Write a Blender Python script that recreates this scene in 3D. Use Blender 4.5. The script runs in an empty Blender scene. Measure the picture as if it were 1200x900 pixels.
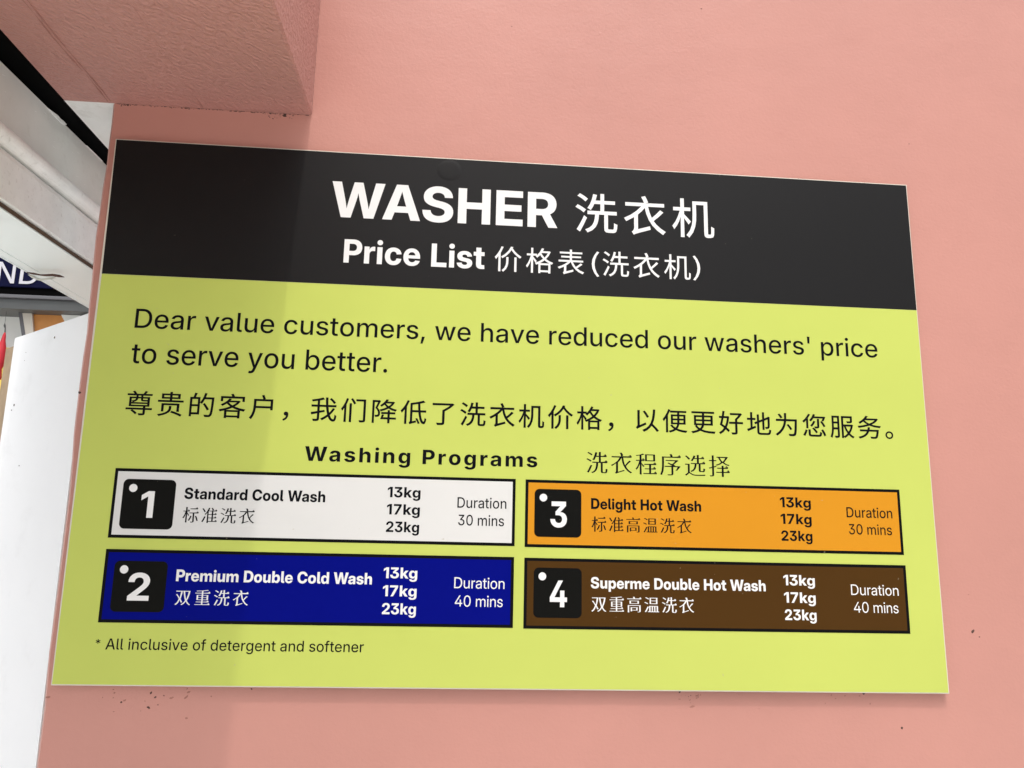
import bpy, bmesh, math, random
from mathutils import Vector, Matrix
from mathutils.geometry import delaunay_2d_cdt

# ------------------------------------------------------------------ camera, sky, sun, exposure
scene = bpy.context.scene
col = scene.collection

cam_data = bpy.data.cameras.new("camera")
cam = bpy.data.objects.new("camera", cam_data)
col.objects.link(cam)
cam_data.sensor_width = 36.0
cam_data.lens = 30.0
cam_data.clip_start = 0.02
cam_data.clip_end = 4000.0
fwd = Vector((0.07981649, 0.97591154, 0.20304183))
right = Vector((0.99615214, -0.08548730, 0.01930453))
up = right.cross(fwd).normalized()
right = fwd.cross(up).normalized()
cam.matrix_world = Matrix((
    (right.x, up.x, -fwd.x, -0.085086),
    (right.y, up.y, -fwd.y, -0.899298),
    (right.z, up.z, -fwd.z, 1.601615),
    (0, 0, 0, 1)))
scene.camera = cam

SUN_DIR = Vector((0.036, -0.42, 0.90)).normalized()          # towards the sun
SUN_STRENGTH = 0.52
SKY_STRENGTH = 0.15
EXPOSURE = 1.09

world = bpy.data.worlds.new("World")
scene.world = world
world.use_nodes = True
wn = world.node_tree
wn.nodes.clear()
sky = wn.nodes.new("ShaderNodeTexSky")
sky.sky_type = 'NISHITA'
sky.sun_disc = False
sky.sun_elevation = math.asin(SUN_DIR.z)
sky.sun_rotation = math.atan2(SUN_DIR.x, SUN_DIR.y)
sky.air_density = 1.0
sky.dust_density = 4.0
sky.ozone_density = 1.0
hsv = wn.nodes.new("ShaderNodeHueSaturation")                 # thin white overcast: a paler sky
hsv.inputs['Saturation'].default_value = 0.25
bg = wn.nodes.new("ShaderNodeBackground")
bg.inputs['Strength'].default_value = SKY_STRENGTH
wo = wn.nodes.new("ShaderNodeOutputWorld")
wn.links.new(sky.outputs[0], hsv.inputs['Color'])
# overcast distribution: the zenith three times as bright as the horizon
tc = wn.nodes.new("ShaderNodeTexCoord")
sep = wn.nodes.new("ShaderNodeSeparateXYZ")
mad = wn.nodes.new("ShaderNodeMath"); mad.operation = 'MULTIPLY_ADD'; mad.use_clamp = True
mad.inputs[1].default_value = 0.82; mad.inputs[2].default_value = 0.18
mul = wn.nodes.new("ShaderNodeMix"); mul.data_type = 'RGBA'; mul.blend_type = 'MULTIPLY'
mul.inputs[0].default_value = 1.0
wn.links.new(tc.outputs['Generated'], sep.inputs[0])
wn.links.new(sep.outputs['Z'], mad.inputs[0])
wn.links.new(hsv.outputs[0], mul.inputs[6])
wn.links.new(mad.outputs[0], mul.inputs[7])
wn.links.new(mul.outputs[2], bg.inputs['Color'])
wn.links.new(bg.outputs[0], wo.inputs[0])

sun_data = bpy.data.lights.new("sun", 'SUN')
sun_data.energy = SUN_STRENGTH
sun_data.angle = math.radians(1.1)                            # hazy sun: shadow edges soften with distance
sun_data.color = (1.0, 0.955, 0.90)
sun = bpy.data.objects.new("sun", sun_data)
col.objects.link(sun)
sun.rotation_euler = SUN_DIR.to_track_quat('Z', 'Y').to_euler()
sun.location = SUN_DIR * 8

scene.view_settings.view_transform = 'Standard'
scene.view_settings.look = 'None'
scene.view_settings.gamma = 1.0
scene.view_settings.use_curve_mapping = False
scene.view_settings.exposure = EXPOSURE

# ------------------------------------------------------------------ materials
class Nodes:
    def __init__(self, name):
        self.m = bpy.data.materials.new(name)
        self.m.use_nodes = True
        self.t = self.m.node_tree
        self.b = self.t.nodes["Principled BSDF"]
        self.co = self.t.nodes.new("ShaderNodeTexCoord").outputs['Object']
    def n(self, kind, **kw):
        nd = self.t.nodes.new(kind)
        for k, v in kw.items():
            if k in nd.inputs: nd.inputs[k].default_value = v
            else: setattr(nd, k, v)
        return nd
    def l(self, a, b): self.t.links.new(a, b)
    def noise(self, scale, detail=3, rough=0.55, co=None, dist=0.0):
        nd = self.n("ShaderNodeTexNoise", Scale=scale, Detail=detail, Roughness=rough, Distortion=dist)
        self.l(co or self.co, nd.inputs['Vector'])
        return nd.outputs['Fac']
    def mapped(self, scale=(1, 1, 1), rot=(0, 0, 0)):
        r = self.n("ShaderNodeMapping"); r.inputs['Rotation'].default_value = rot
        mp = self.n("ShaderNodeMapping"); mp.inputs['Scale'].default_value = scale
        self.l(self.co, r.inputs['Vector']); self.l(r.outputs[0], mp.inputs['Vector'])
        return mp.outputs[0]
    def ramp(self, fac, stops):
        r = self.n("ShaderNodeValToRGB")
        els = r.color_ramp.elements
        while len(els) < len(stops): els.new(0.5)
        for e, (p, c) in zip(els, stops):
            e.position = p
            e.color = (c, c, c, 1) if isinstance(c, (int, float)) else (*c, 1)
        self.l(fac, r.inputs['Fac'])
        return r.outputs['Color']
    def mix(self, fac, a, b):
        mx = self.n("ShaderNodeMix", data_type='RGBA')
        for sock, v in ((mx.inputs[0], fac), (mx.inputs[6], a), (mx.inputs[7], b)):
            if isinstance(v, bpy.types.NodeSocket): self.l(v, sock)
            elif isinstance(v, tuple): sock.default_value = (*v, 1)
            else: sock.default_value = v
        return mx.outputs[2]
    def bump(self, height, strength, dist, normal=None):
        bp = self.n("ShaderNodeBump", Strength=strength, Distance=dist)
        self.l(height, bp.inputs['Height'])
        if normal: self.l(normal, bp.inputs['Normal'])
        return bp.outputs[0]

def paint(name, base, rough=0.5, var=0.06, var_scale=7.0, dirt=None, dirt_amt=0.0, bumps=(), spec=0.5):
    """Painted or printed surface: base colour, slow tone variation, optional dirt, list of (scale, strength, distance)."""
    N = Nodes(name)
    lo = tuple(c * (1 - var) for c in base)
    hi = tuple(min(1, c * (1 + var)) for c in base)
    c = N.mix(N.ramp(N.noise(var_scale, 4), ((0.3, 0.0), (0.7, 1.0))), lo, hi)
    if dirt:
        f = N.ramp(N.noise(var_scale * 3.1, 6, 0.7), ((0.56, 0.0), (0.80, dirt_amt)))
        c = N.mix(f, c, dirt)
    N.l(c, N.b.inputs['Base Color'])
    N.b.inputs['Roughness'].default_value = rough
    N.b.inputs['Specular IOR Level'].default_value = spec
    nr = None
    for sc, st, ds in bumps:
        nr = N.bump(N.noise(sc, 3), st, ds, nr)
    if nr: N.l(nr, N.b.inputs['Normal'])
    return N.m

def wall_paint(name, base):
    """Rolled emulsion over slightly uneven plaster."""
    N = Nodes(name)
    lo = tuple(c * 0.95 for c in base); hi = tuple(min(1, c * 1.05) for c in base)
    c = N.mix(N.ramp(N.noise(3.0, 5, 0.6), ((0.3, 0.0), (0.7, 1.0))), lo, hi)
    c = N.mix(N.ramp(N.noise(1.7, 6, 0.65, N.mapped((1, 1, 3.0))), ((0.58, 0.0), (0.85, 0.18))), c, (0.50, 0.22, 0.16))
    # brown dust caught in the roller texture
    c = N.mix(N.ramp(N.noise(420.0, 2, 0.6), ((0.70, 0.0), (0.78, 0.28))), c, (0.22, 0.10, 0.07))
    N.l(c, N.b.inputs['Base Color'])
    N.b.inputs['Roughness'].default_value = 0.38
    N.b.inputs['Specular IOR Level'].default_value = 0.40
    nr = N.bump(N.noise(2.6, 3), 0.5, 0.010)
    nr = N.bump(N.noise(24.0, 3, 0.5, N.mapped((1, 1, 1.8))), 0.22, 0.0018, nr)
    nr = N.bump(N.noise(260.0, 3, 0.6), 0.30, 0.0010, nr)
    # a few raised drips and nibs
    v = N.n("ShaderNodeTexVoronoi", Scale=13.0)
    N.l(N.co, v.inputs['Vector'])
    nr = N.bump(N.ramp(v.outputs['Distance'], ((0.0, 1.0), (0.032, 0.0))), 0.3, 0.0010, nr)
    N.l(nr, N.b.inputs['Normal'])
    return N.m

def soffit_paint(name, base):
    """Brush-stippled paint under the beam: short wavy ridges."""
    N = Nodes(name)
    lo = tuple(c * 0.93 for c in base); hi = tuple(min(1, c * 1.06) for c in base)
    c = N.mix(N.ramp(N.noise(4.0, 5, 0.6), ((0.3, 0.0), (0.7, 1.0))), lo, hi)
    N.l(c, N.b.inputs['Base Color'])
    N.b.inputs['Roughness'].default_value = 0.45
    co = N.mapped((165.0, 350.0, 260.0), (0, 0, math.radians(-45)))
    nr = N.bump(N.noise(2.0, 3), 0.4, 0.008)
    nr = N.bump(N.noise(1.0, 2.0, 0.5, co, 0.4), 0.75, 0.0052, nr)
    nr = N.bump(N.noise(330.0, 2, 0.6), 0.25, 0.0008, nr)
    N.l(nr, N.b.inputs['Normal'])
    return N.m

def vinyl(name, base, rough=0.40, spec=0.12, dust=0.35):
    """Printed film on a flat board: satin, faint ripples, fine dust."""
    N = Nodes(name)
    lo = tuple(c * 0.975 for c in base); hi = tuple(min(1, c * 1.025) for c in base)
    c = N.mix(N.ramp(N.noise(5.0, 3), ((0.3, 0.0), (0.7, 1.0))), lo, hi)
    c = N.mix(N.ramp(N.noise(160.0, 1.5, 0.5), ((0.775, 0.0), (0.81, dust))), c, (0.42, 0.38, 0.26))
    N.l(c, N.b.inputs['Base Color'])
    r = N.ramp(N.noise(14.0, 4, 0.6), ((0.25, rough - 0.035), (0.75, rough + 0.045)))
    N.l(r, N.b.inputs['Roughness'])
    N.b.inputs['Specular IOR Level'].default_value = spec
    nr = N.bump(N.noise(3.5, 2), 0.25, 0.006)
    nr = N.bump(N.noise(900.0, 2), 0.08, 0.0003, nr)
    N.l(nr, N.b.inputs['Normal'])
    return N.m

def flat(name, base, rough=0.5, metal=0.0, bumps=((60.0, 0.1, 0.001),)):
    m = paint(name, base, rough, 0.05, 9.0, bumps=bumps)
    m.node_tree.nodes["Principled BSDF"].inputs['Metallic'].default_value = metal
    return m

PINK = (0.540, 0.254, 0.206)
M = {}
M['wall'] = wall_paint("pink wall paint", PINK)
M['soffit'] = soffit_paint("pink stippled paint", (0.515, 0.252, 0.215))
M['seam'] = flat("paint crack", (0.36, 0.165, 0.135), 0.7)
M['whiteceil'] = paint("white ceiling paint", (0.93, 0.93, 0.91), 0.6, 0.03, 9, (0.45, 0.43, 0.38), 0.5, ((60, 0.3, 0.002), (260, 0.25, 0.001)))
M['black'] = flat("black painted shade", (0.002, 0.002, 0.002), 0.9)  # near-black colour standing in for deep shade
M['black'].node_tree.nodes['Principled BSDF'].inputs['Specular IOR Level'].default_value = 0.05
M['greybar'] = paint("grey worn metal paint", (0.72, 0.72, 0.68), 0.5, 0.06, 14, (0.50, 0.48, 0.42), 0.5, ((40, 0.2, 0.001), (220, 0.15, 0.0006)))
M['whitemetal'] = paint("weathered white paint", (0.92, 0.92, 0.89), 0.5, 0.04, 55, (0.42, 0.40, 0.34), 0.60, ((150, 0.25, 0.0008),))
M['bluewhite'] = paint("pale grey coated sheet", (0.66, 0.72, 0.71), 0.38, 0.03, 5, (0.50, 0.53, 0.50), 0.25, ((8, 0.15, 0.002),))
M['rust'] = flat("rusty brown seam", (0.10, 0.055, 0.03), 0.8)
M['edge'] = flat("pale plastic edge", (0.66, 0.62, 0.52), 0.45)
M['yellow'] = vinyl("yellow green print", (0.525, 0.595, 0.126))
M['k'] = vinyl("black print", (0.004, 0.004, 0.004), 0.45, 0.07)
M['ktext'] = vinyl("black ink", (0.004, 0.004, 0.006), 0.48, 0.07)
M['w'] = vinyl("white print", (0.80, 0.79, 0.77), 0.42)
M['band'] = vinyl("black header print", (0.0015, 0.001, 0.001), 0.54, 0.29, 0.08)
M['face0'] = vinyl("white panel print", (0.685, 0.68, 0.655))
M['face1'] = vinyl("deep blue panel print", (0.0015, 0.004, 0.185), 0.40, 0.03)
M['face2'] = vinyl("orange panel print", (0.63, 0.262, 0.013))
M['face3'] = vinyl("brown panel print", (0.070, 0.031, 0.006), 0.40, 0.05)
M['badge'] = vinyl("black badge print", (0.005, 0.005, 0.004), 0.48, 0.07)
M['navy'] = paint("navy sign face", (0.003, 0.004, 0.030), 0.5, 0.05, 9.0, spec=0.1)
M['signwhite'] = flat("white sign letter", (0.62, 0.62, 0.66), 0.5)
M['darkgrey'] = paint("dark grey frame paint", (0.085, 0.09, 0.09), 0.4, 0.08, 10, bumps=((30, 0.1, 0.001),))
M['lightgrey'] = paint("mid grey frame paint", (0.13, 0.13, 0.14), 0.4, 0.05, 10)
M['door'] = paint("white board paint", (0.92, 0.93, 0.94), 0.5, 0.015, 6, (0.62, 0.62, 0.62), 0.25, ((5, 0.25, 0.004), (120, 0.12, 0.0008)))
M['wood'] = paint("bare plywood edge", (0.36, 0.26, 0.16), 0.65, 0.18, 40, bumps=((140, 0.3, 0.001),))
M['orange'] = paint("orange timber sheet", (0.62, 0.27, 0.07), 0.5, 0.1, 18)
M['cream'] = flat("cream trim", (0.66, 0.62, 0.54), 0.5)
M['paper'] = flat("white paper", (0.80, 0.83, 0.80), 0.6)
M['yellowpaper'] = paint("yellow paper", (0.85, 0.72, 0.14), 0.6, 0.15, 30)
M['red'] = flat("red cloth", (0.55, 0.02, 0.035), 0.6)
M['grime'] = flat("dark grime", (0.085, 0.045, 0.035), 0.9)
M['smudge'] = flat("brown scuff", (0.36, 0.16, 0.12), 0.8)
M['tape'] = paint("peeling grey tape", (0.50, 0.50, 0.44), 0.5, 0.2, 60)
M['ground'] = paint("pavement concrete", (0.60, 0.60, 0.58), 0.8, 0.10, 2.0, (0.16, 0.15, 0.13), 0.4, ((60, 0.4, 0.004),))

# ------------------------------------------------------------------ helpers
def link(name, mesh, parent=None, mats=()):
    o = bpy.data.objects.new(name, mesh)
    for m in mats: mesh.materials.append(m)
    col.objects.link(o)
    if parent: o.parent = parent
    return o

def obj(name, bm, mat, parent=None, smooth=False):
    me = bpy.data.meshes.new(name)
    bmesh.ops.recalc_face_normals(bm, faces=bm.faces)
    bm.to_mesh(me); bm.free()
    if smooth:
        for p in me.polygons: p.use_smooth = True
    return link(name, me, parent, [M[m] for m in (mat if isinstance(mat, (list, tuple)) else [mat])])

def thing(name, label, cat, loc=(0, 0, 0), group=None):
    o = bpy.data.objects.new(name, None)
    o.empty_display_size = 0.05
    col.objects.link(o)
    o.location = loc
    tag(o, label, cat, group)
    return o

def tag(o, label, cat, group=None):
    o['label'] = label; o['category'] = cat
    if group: o['group'] = group

def add_box(bm, lo, hi, bevel=0.0, seg=2):
    """Axis-aligned box, optionally with rounded edges, added to bm."""
    t = bmesh.new()
    bmesh.ops.create_cube(t, size=1.0)
    for v in t.verts:
        v.co = Vector([lo[i] + (v.co[i] + 0.5) * (hi[i] - lo[i]) for i in range(3)])
    if bevel:
        bmesh.ops.bevel(t, geom=list(t.edges), offset=bevel, segments=seg, profile=0.5, affect='EDGES')
    me = bpy.data.meshes.new("tmp"); t.to_mesh(me); t.free()
    bm.from_mesh(me); bpy.data.meshes.remove(me)

def add_prism(bm, prof, y0, y1, sx=0.0, sz=0.0):
    """Extrude an (x, z) profile along y."""
    sh = (lambda x: sx(x)) if callable(sx) else (lambda x: sx)   # sideways run per metre of depth
    a = [bm.verts.new((x + sh(x) * y0, y0, z + sz * y0)) for x, z in prof]
    b = [bm.verts.new((x + sh(x) * y1, y1, z + sz * y1)) for x, z in prof]
    n = len(prof)
    bm.faces.new(a); bm.faces.new(b[::-1])
    for i in range(n):
        bm.faces.new((a[i], b[i], b[(i + 1) % n], a[(i + 1) % n]))

def add_plate(bm, pts, y_front, y_back, hole=None):
    """Thin plate from an (x, z) outline facing -y; hole = same-length inner outline makes it a frame."""
    def ring(ps, y): return [bm.verts.new((x, y, z)) for x, z in ps]
    n = len(pts)
    f, b = ring(pts, y_front), ring(pts, y_back)
    if hole is None:
        bm.faces.new(f); bm.faces.new(b[::-1])
    else:
        hf, hb = ring(hole, y_front), ring(hole, y_back)
        for i in range(n):
            j = (i + 1) % n
            bm.faces.new((f[i], f[j], hf[j], hf[i])); bm.faces.new((b[i], hb[i], hb[j], b[j]))
            bm.faces.new((hf[i], hf[j], hb[j], hb[i]))
    for i in range(n):
        j = (i + 1) % n
        bm.faces.new((f[i], b[i], b[j], f[j]))

def rect(x0, z0, x1, z1): return [(x0, z0), (x1, z0), (x1, z1), (x0, z1)]

def round_rect(x0, z0, x1, z1, r, n=8):
    out = []
    for cx, cz, a0 in ((x1 - r, z0 + r, -90), (x1 - r, z1 - r, 0), (x0 + r, z1 - r, 90), (x0 + r, z0 + r, 180)):
        for k in range(n + 1):
            a = math.radians(a0 + 90 * k / n)
            out.append((cx + r * math.cos(a), cz + r * math.sin(a)))
    return out

def disc(cx, cz, r, n=36):
    return [(cx + r * math.cos(2 * math.pi * k / n), cz + r * math.sin(2 * math.pi * k / n)) for k in range(n)]

def add_tube(bm, pts, radii, n=8):
    rings = []
    for i, p in enumerate(pts):
        p = Vector(p)
        d = (Vector(pts[min(i + 1, len(pts) - 1)]) - Vector(pts[max(i - 1, 0)])).normalized()
        a = d.orthogonal().normalized(); b = d.cross(a)
        r = radii[i] if isinstance(radii, (list, tuple)) else radii
        rings.append([bm.verts.new(p + r * (math.cos(2 * math.pi * k / n) * a + math.sin(2 * math.pi * k / n) * b)) for k in range(n)])
    for i in range(len(rings) - 1):
        for k in range(n):
            bm.faces.new((rings[i][k], rings[i][(k + 1) % n], rings[i + 1][(k + 1) % n], rings[i + 1][k]))
    bm.faces.new(rings[0]); bm.faces.new(rings[-1][::-1])

def add_flake(bm, x, z, r, rnd, y=0.0, stretch=1.0, ang=0.0, h=0.0006):
    """Small irregular crust lying on the wall (a low, ragged dome)."""
    n = 9
    ring, inner = [], []
    for k in range(n):
        a = 2 * math.pi * k / n
        q = r * rnd.uniform(0.55, 1.15)
        u, v = q * math.cos(a) * stretch, q * math.sin(a)
        dx, dz = u * math.cos(ang) - v * math.sin(ang), u * math.sin(ang) + v * math.cos(ang)
        ring.append(bm.verts.new((x + dx, y + 0.0004, z + dz)))
        inner.append(bm.verts.new((x + dx * 0.5, y - h * rnd.uniform(0.5, 1.0), z + dz * 0.5)))
    top = bm.verts.new((x, y - h, z))
    for k in range(n):
        j = (k + 1) % n
        bm.faces.new((ring[k], ring[j], inner[j], inner[k]))
        bm.faces.new((inner[k], inner[j], top))

rnd = random.Random(11)

# ------------------------------------------------------------------ setting: ground
bm = bmesh.new()
add_box(bm, (-400, -400, -0.2), (400, 400, 0.0))
g = obj('pavement', bm, 'ground')
g['kind'] = 'structure'

# ------------------------------------------------------------------ pink wall (its left end is a corner)
XE = -0.4610                                                  # left corner of the wall, about
def edge_x(z): return -0.4626 + 0.0064 * (2.086 - z)          # the corner is not quite plumb
TD = 0.06                                                     # wall thickness
ZB = 2.0900                                                   # underside of the beam
wall = thing('pink_wall', 'pink painted wall carrying the price board, edge at its left', 'wall', (0, 0, 0))
bm = bmesh.new()
nz = 90                                                       # hand-finished corner: not ruler straight
left_f, left_b = [], []
for k in range(nz + 1):
    z = 2.42 * k / nz
    w = edge_x(z) + 0.0012 * math.sin(z * 9.1) + 0.0008 * math.sin(z * 31.0 + 1.3) + rnd.uniform(-0.0005, 0.0005)
    left_f.append(bm.verts.new((w + 0.003, 0.0, z)))
    left_b.append(bm.verts.new((w, 0.004, z)))
back = [bm.verts.new((edge_x(2.42 * k / nz) + 0.002, TD, 2.42 * k / nz)) for k in range(nz + 1)]
rf = [bm.verts.new((1.7, 0.0, 2.42 * k / nz)) for k in range(nz + 1)]
rb = [bm.verts.new((1.7, TD, 2.42 * k / nz)) for k in range(nz + 1)]
for k in range(nz):
    for a, b in ((rf, left_f), (left_f, left_b), (left_b, back), (back, rb), (rb, rf)):
        bm.faces.new((a[k], a[k + 1], b[k + 1], b[k]))
for e in (0, nz):
    bm.faces.new((left_f[e], left_b[e], back[e], rb[e], rf[e]))
obj('plaster_face', bm, 'wall', wall)
bm = bmesh.new()                                              # the return behind the corner is painted white
a = [bm.verts.new((edge_x(z) - 0.0006, 0.006, z)) for z in (0.0, 2.42)]
b = [bm.verts.new((edge_x(z) - 0.0006, TD, z)) for z in (0.0, 2.42)]
c = [bm.verts.new((edge_x(z) + 0.0030, TD + 0.001, z)) for z in (0.0, 2.42)]
bm.faces.new((a[0], a[1], b[1], b[0])); bm.faces.new((b[0], b[1], c[1], c[0]))
bmesh.ops.solidify(bm, geom=list(bm.faces), thickness=0.0004)
obj('white_return', bm, 'whiteceil', wall)

# dark specks and scuffs on the wall
bm = bmesh.new()
for x, z, r in ((-0.3584, 1.4560, 0.0017), (-0.3845, 1.4606, 0.0011), (-0.3498, 1.4584, 0.0008), (-0.3530, 1.4655, 0.0012),
                (-0.3574, 1.4694, 0.0013), (0.4868, 1.5375, 0.0022), (0.4006, 1.4402, 0.0016), (-0.4590, 1.7633, 0.0016),
                (-0.345, 1.467, 0.0007), (0.4935, 1.532, 0.0008), (0.0979, 2.0455, 0.0010), (0.3205, 2.0462, 0.0014),
                (-0.262, 1.4735, 0.001), (0.362, 1.4738, 0.0018), (0.21, 2.262, 0.0009), (0.46, 2.10, 0.0007), (-0.02, 2.22, 0.0006)):
    add_flake(bm, x, z, r, rnd, stretch=1.4, ang=rnd.uniform(-1, 1))
for k in range(9):                                            # sooty crumbs under the board's lower edge
    add_flake(bm, 0.1640 + rnd.uniform(0, 0.022), 1.4725 - abs(rnd.gauss(0, 0.004)), rnd.uniform(0.0003, 0.0008), rnd, h=0.0003)
add_flake(bm, 0.1665, 1.4740, 0.0020, rnd)
obj('dark_speck', bm, 'grime', wall)
bm = bmesh.new()
for k in range(30):
    t = rnd.random()
    if t < 0.55: x, z = rnd.gauss(-0.36, 0.045), 1.474 - abs(rnd.gauss(0.008, 0.010))
    elif t < 0.75: x, z = 0.175 + rnd.gauss(0, 0.012), 1.472 - abs(rnd.gauss(0, 0.006))
    elif t < 0.87: x, z = 0.35 + rnd.gauss(0, 0.025), 1.472 - abs(rnd.gauss(0, 0.009))
    else: x, z = rnd.uniform(0.47, 0.56), rnd.uniform(1.42, 1.62)
    add_flake(bm, x, z, rnd.uniform(0.0005, 0.0016), rnd, stretch=rnd.uniform(1, 3.5), ang=rnd.uniform(-0.3, 1.0), h=0.00025)
obj('brown_scuff', bm, 'smudge', wall)

# ------------------------------------------------------------------ beam overhead, running out of the wall
XL, XR = -0.5135, -0.2442
beam = thing('ceiling_beam', 'pink concrete beam overhead with rough stippled underside, above the board', 'beam', (-0.38, 0, ZB))
bm = bmesh.new()
add_prism(bm, [(XL, ZB), (XR - 0.0025, ZB), (XR, ZB + 0.0025), (XR, 2.42), (XL, 2.42)], -3.2, -0.0005, lambda x: 0.048 if x < -0.4 else 0.029)
o = obj('beam_body', bm, 'soffit', beam)
o.matrix_parent_inverse = Matrix.Translation((0.38, 0, -ZB))
def seam(x, r, wob, name, run, y_end=-0.004):
    bm = bmesh.new()
    pts = [(x - run * 1.35 * k / 70 + wob * (math.sin(k * 0.9) + math.sin(k * 0.37 + 1)) , y_end - 1.35 * k / 70, ZB - r * 0.1) for k in range(71)]
    add_tube(bm, pts, [r * max(0.05, rnd.gauss(0.55, 0.45)) for _ in pts], 7)
    o = obj(name, bm, 'seam' if r > 0.0007 else 'soffit', beam, True)
    o.matrix_parent_inverse = Matrix.Translation((0.38, 0, -ZB))
seam(-0.4630, 0.0009, 0.0005, 'paint_seam', 0.057)
seam(-0.4665, 0.0008, 0.0007, 'paint_seam', 0.060)
seam(-0.3645, 0.0005, 0.0004, 'paint_seam', 0.088)
bm = bmesh.new()                                              # cracked grime line where the beam meets the wall
for k in range(150):
    x = rnd.uniform(XE + 0.004, XR - 0.002)
    add_flake(bm, x, ZB + 0.0004 - abs(rnd.gauss(0, 0.0007)), rnd.uniform(0.0003, 0.0010), rnd, stretch=rnd.uniform(1.0, 3.0), h=0.0003)
for k in range(34):
    s = rnd.choice(((-0.2765, 0.006, 0.003), (-0.4480, 0.005, 0.0018), (-0.280, 0.010, 0.004)))
    add_flake(bm, s[0] + rnd.gauss(0, s[1]), ZB - abs(rnd.gauss(0, s[2])), rnd.uniform(0.0004, 0.0013), rnd, h=0.0004)
add_flake(bm, -0.2745, ZB - 0.0018, 0.0032, rnd)
obj('joint_grime', bm, 'grime', wall)

ceil = thing('ceiling_strip', 'white painted ceiling strip beyond the pink beam at the wall corner', 'ceiling', (-0.48, 0, ZB))
bm = bmesh.new()
add_prism(bm, [(XL - 0.001, ZB + 0.0006), (XE + 0.015, ZB + 0.0006), (XE + 0.015, ZB + 0.06), (XL - 0.001, ZB + 0.06)], 0.0005, 0.32, 0.048)
o = obj('strip_body', bm, 'whiteceil', ceil); o.matrix_parent_inverse = Matrix.Translation((0.48, 0, -ZB))
bm = bmesh.new()
for k in range(9):
    t = bmesh.new()
    add_flake(bm, -0.4665 + rnd.gauss(0, 0.003), ZB - 0.0005, 0.0012, rnd)
for v in bm.verts:                                            # lay the flakes on the underside
    v.co = Vector((v.co.x, 0.045 + (v.co.z - ZB) * 2.0, ZB + 0.0004 + v.co.y))
o = obj('dark_speck', bm, 'grime', ceil); o.matrix_parent_inverse = Matrix.Translation((0.48, 0, -ZB))

# ------------------------------------------------------------------ shutter housing left of the wall, running back in depth
FX = -0.5375
hous = thing('shutter_housing', 'grey and white shutter housing running past the left edge of the pink wall', 'shutter housing', (FX, 0, 1.93))
inv = Matrix.Translation((-FX, 0, -1.93))
Y0, Y1 = -1.6, 0.95
def hpart(name, prof, mat, bev=0):
    bm = bmesh.new(); add_prism(bm, prof, Y0, Y1, 0.05, 0.0 if name == 'gap_shade_block' else 0.030)
    o = obj(name, bm, mat, hous); o.matrix_parent_inverse = inv
    return o
hpart('gap_shade_block', [(XL - 0.001, ZB + 0.004), (XL - 0.001, ZB + 0.20), (FX - 0.05, ZB + 0.20), (FX - 0.05, ZB + 0.004)], 'black')  # solid black block: the dark of the open recess put in as colour
hpart('top_rail', [(FX, ZB - 0.003), (FX + 0.003, 2.030), (FX + 0.003, 2.0225), (FX - 0.05, 2.0225), (FX - 0.05, ZB - 0.003)], 'greybar')
arc = [(FX + 0.006 + 0.0105 * math.cos(math.radians(a)), 2.0110 + 0.0100 * math.sin(math.radians(a))) for a in range(-80, 91, 17)]
hpart('round_bead', arc + [(FX - 0.05, 2.0210), (FX - 0.05, 2.0012)], 'whitemetal')
hpart('lower_rail', [(FX + 0.006, 1.9990), (FX + 0.012, 1.9900), (FX + 0.0165, 1.9440), (FX + 0.0140, 1.9425), (FX - 0.05, 1.9425), (FX - 0.05, 1.9990)], 'whitemetal')
hpart('rusty_seam', [(FX + 0.012, 1.9420), (FX + 0.012, 1.9365), (FX - 0.05, 1.9365), (FX - 0.05, 1.9420)], 'rust')
hpart('bottom_sheet', [(FX + 0.014, 1.9362), (FX + 0.0155, 1.9340), (-0.5925, 1.9338), (-0.5929, 1.9349), (-0.5938, 1.9349), (-0.5942, 1.9338), (-0.6059, 1.9336), (-0.6064, 1.9326), (-0.6079, 1.9326), (-0.6079, 1.9362)], 'bluewhite')
for k in range(14):                                           # pale scratches on the grey rail
    bm = bmesh.new()
    y = rnd.uniform(-0.10, 0.15); z = rnd.uniform(2.036, 2.082); a = rnd.uniform(-0.6, 0.9); ln = rnd.uniform(0.001, 0.009); w = rnd.uniform(0.00015, 0.00045)
    p0 = (y, z); p1 = (y + ln * math.cos(a), z + ln * 0.5 * math.sin(a))
    bm.faces.new([bm.verts.new((FX + 0.003 * (ZB - 0.003 - q[1]) / 0.057 + 0.05 * q[0] + 0.0003, q[0], q[1] + dz + 0.03 * q[0])) for q, dz in ((p0, -w), (p1, -w * 0.4), (p1, w * 0.4), (p0, w))])
    o = obj('scratch', bm, 'whitemetal', hous); o.matrix_parent_inverse = inv
# chipped paint along the rail's top edge
def chip(pts):
    bm = bmesh.new()
    f = [bm.verts.new((FX + 0.05 * y - 0.0004, y, ZB - 0.003 + 0.03 * y + dz)) for y, dz in pts]
    b = [bm.verts.new((FX + 0.05 * y + 0.0011, y + 0.0006, ZB - 0.003 + 0.03 * y + dz * 0.8 - 0.0002)) for y, dz in pts]
    bm.faces.new(f); bm.faces.new(b[::-1])
    for q in range(len(pts)): bm.faces.new((f[q], b[q], b[(q + 1) % len(pts)], f[(q + 1) % len(pts)]))
    o = obj('paint_chip', bm, 'whitemetal', hous); o.matrix_parent_inverse = inv
chip([(0.010, -0.0012), (0.022, -0.0026), (0.036, -0.0030), (0.050, -0.0022), (0.055, 0.0016), (0.047, 0.0026), (0.040, 0.0014), (0.034, 0.0024), (0.024, 0.0008)])
chip([(0.105, -0.0010), (0.150, -0.0014), (0.152, 0.0002), (0.130, 0.0005), (0.107, 0.0002)])

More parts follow.
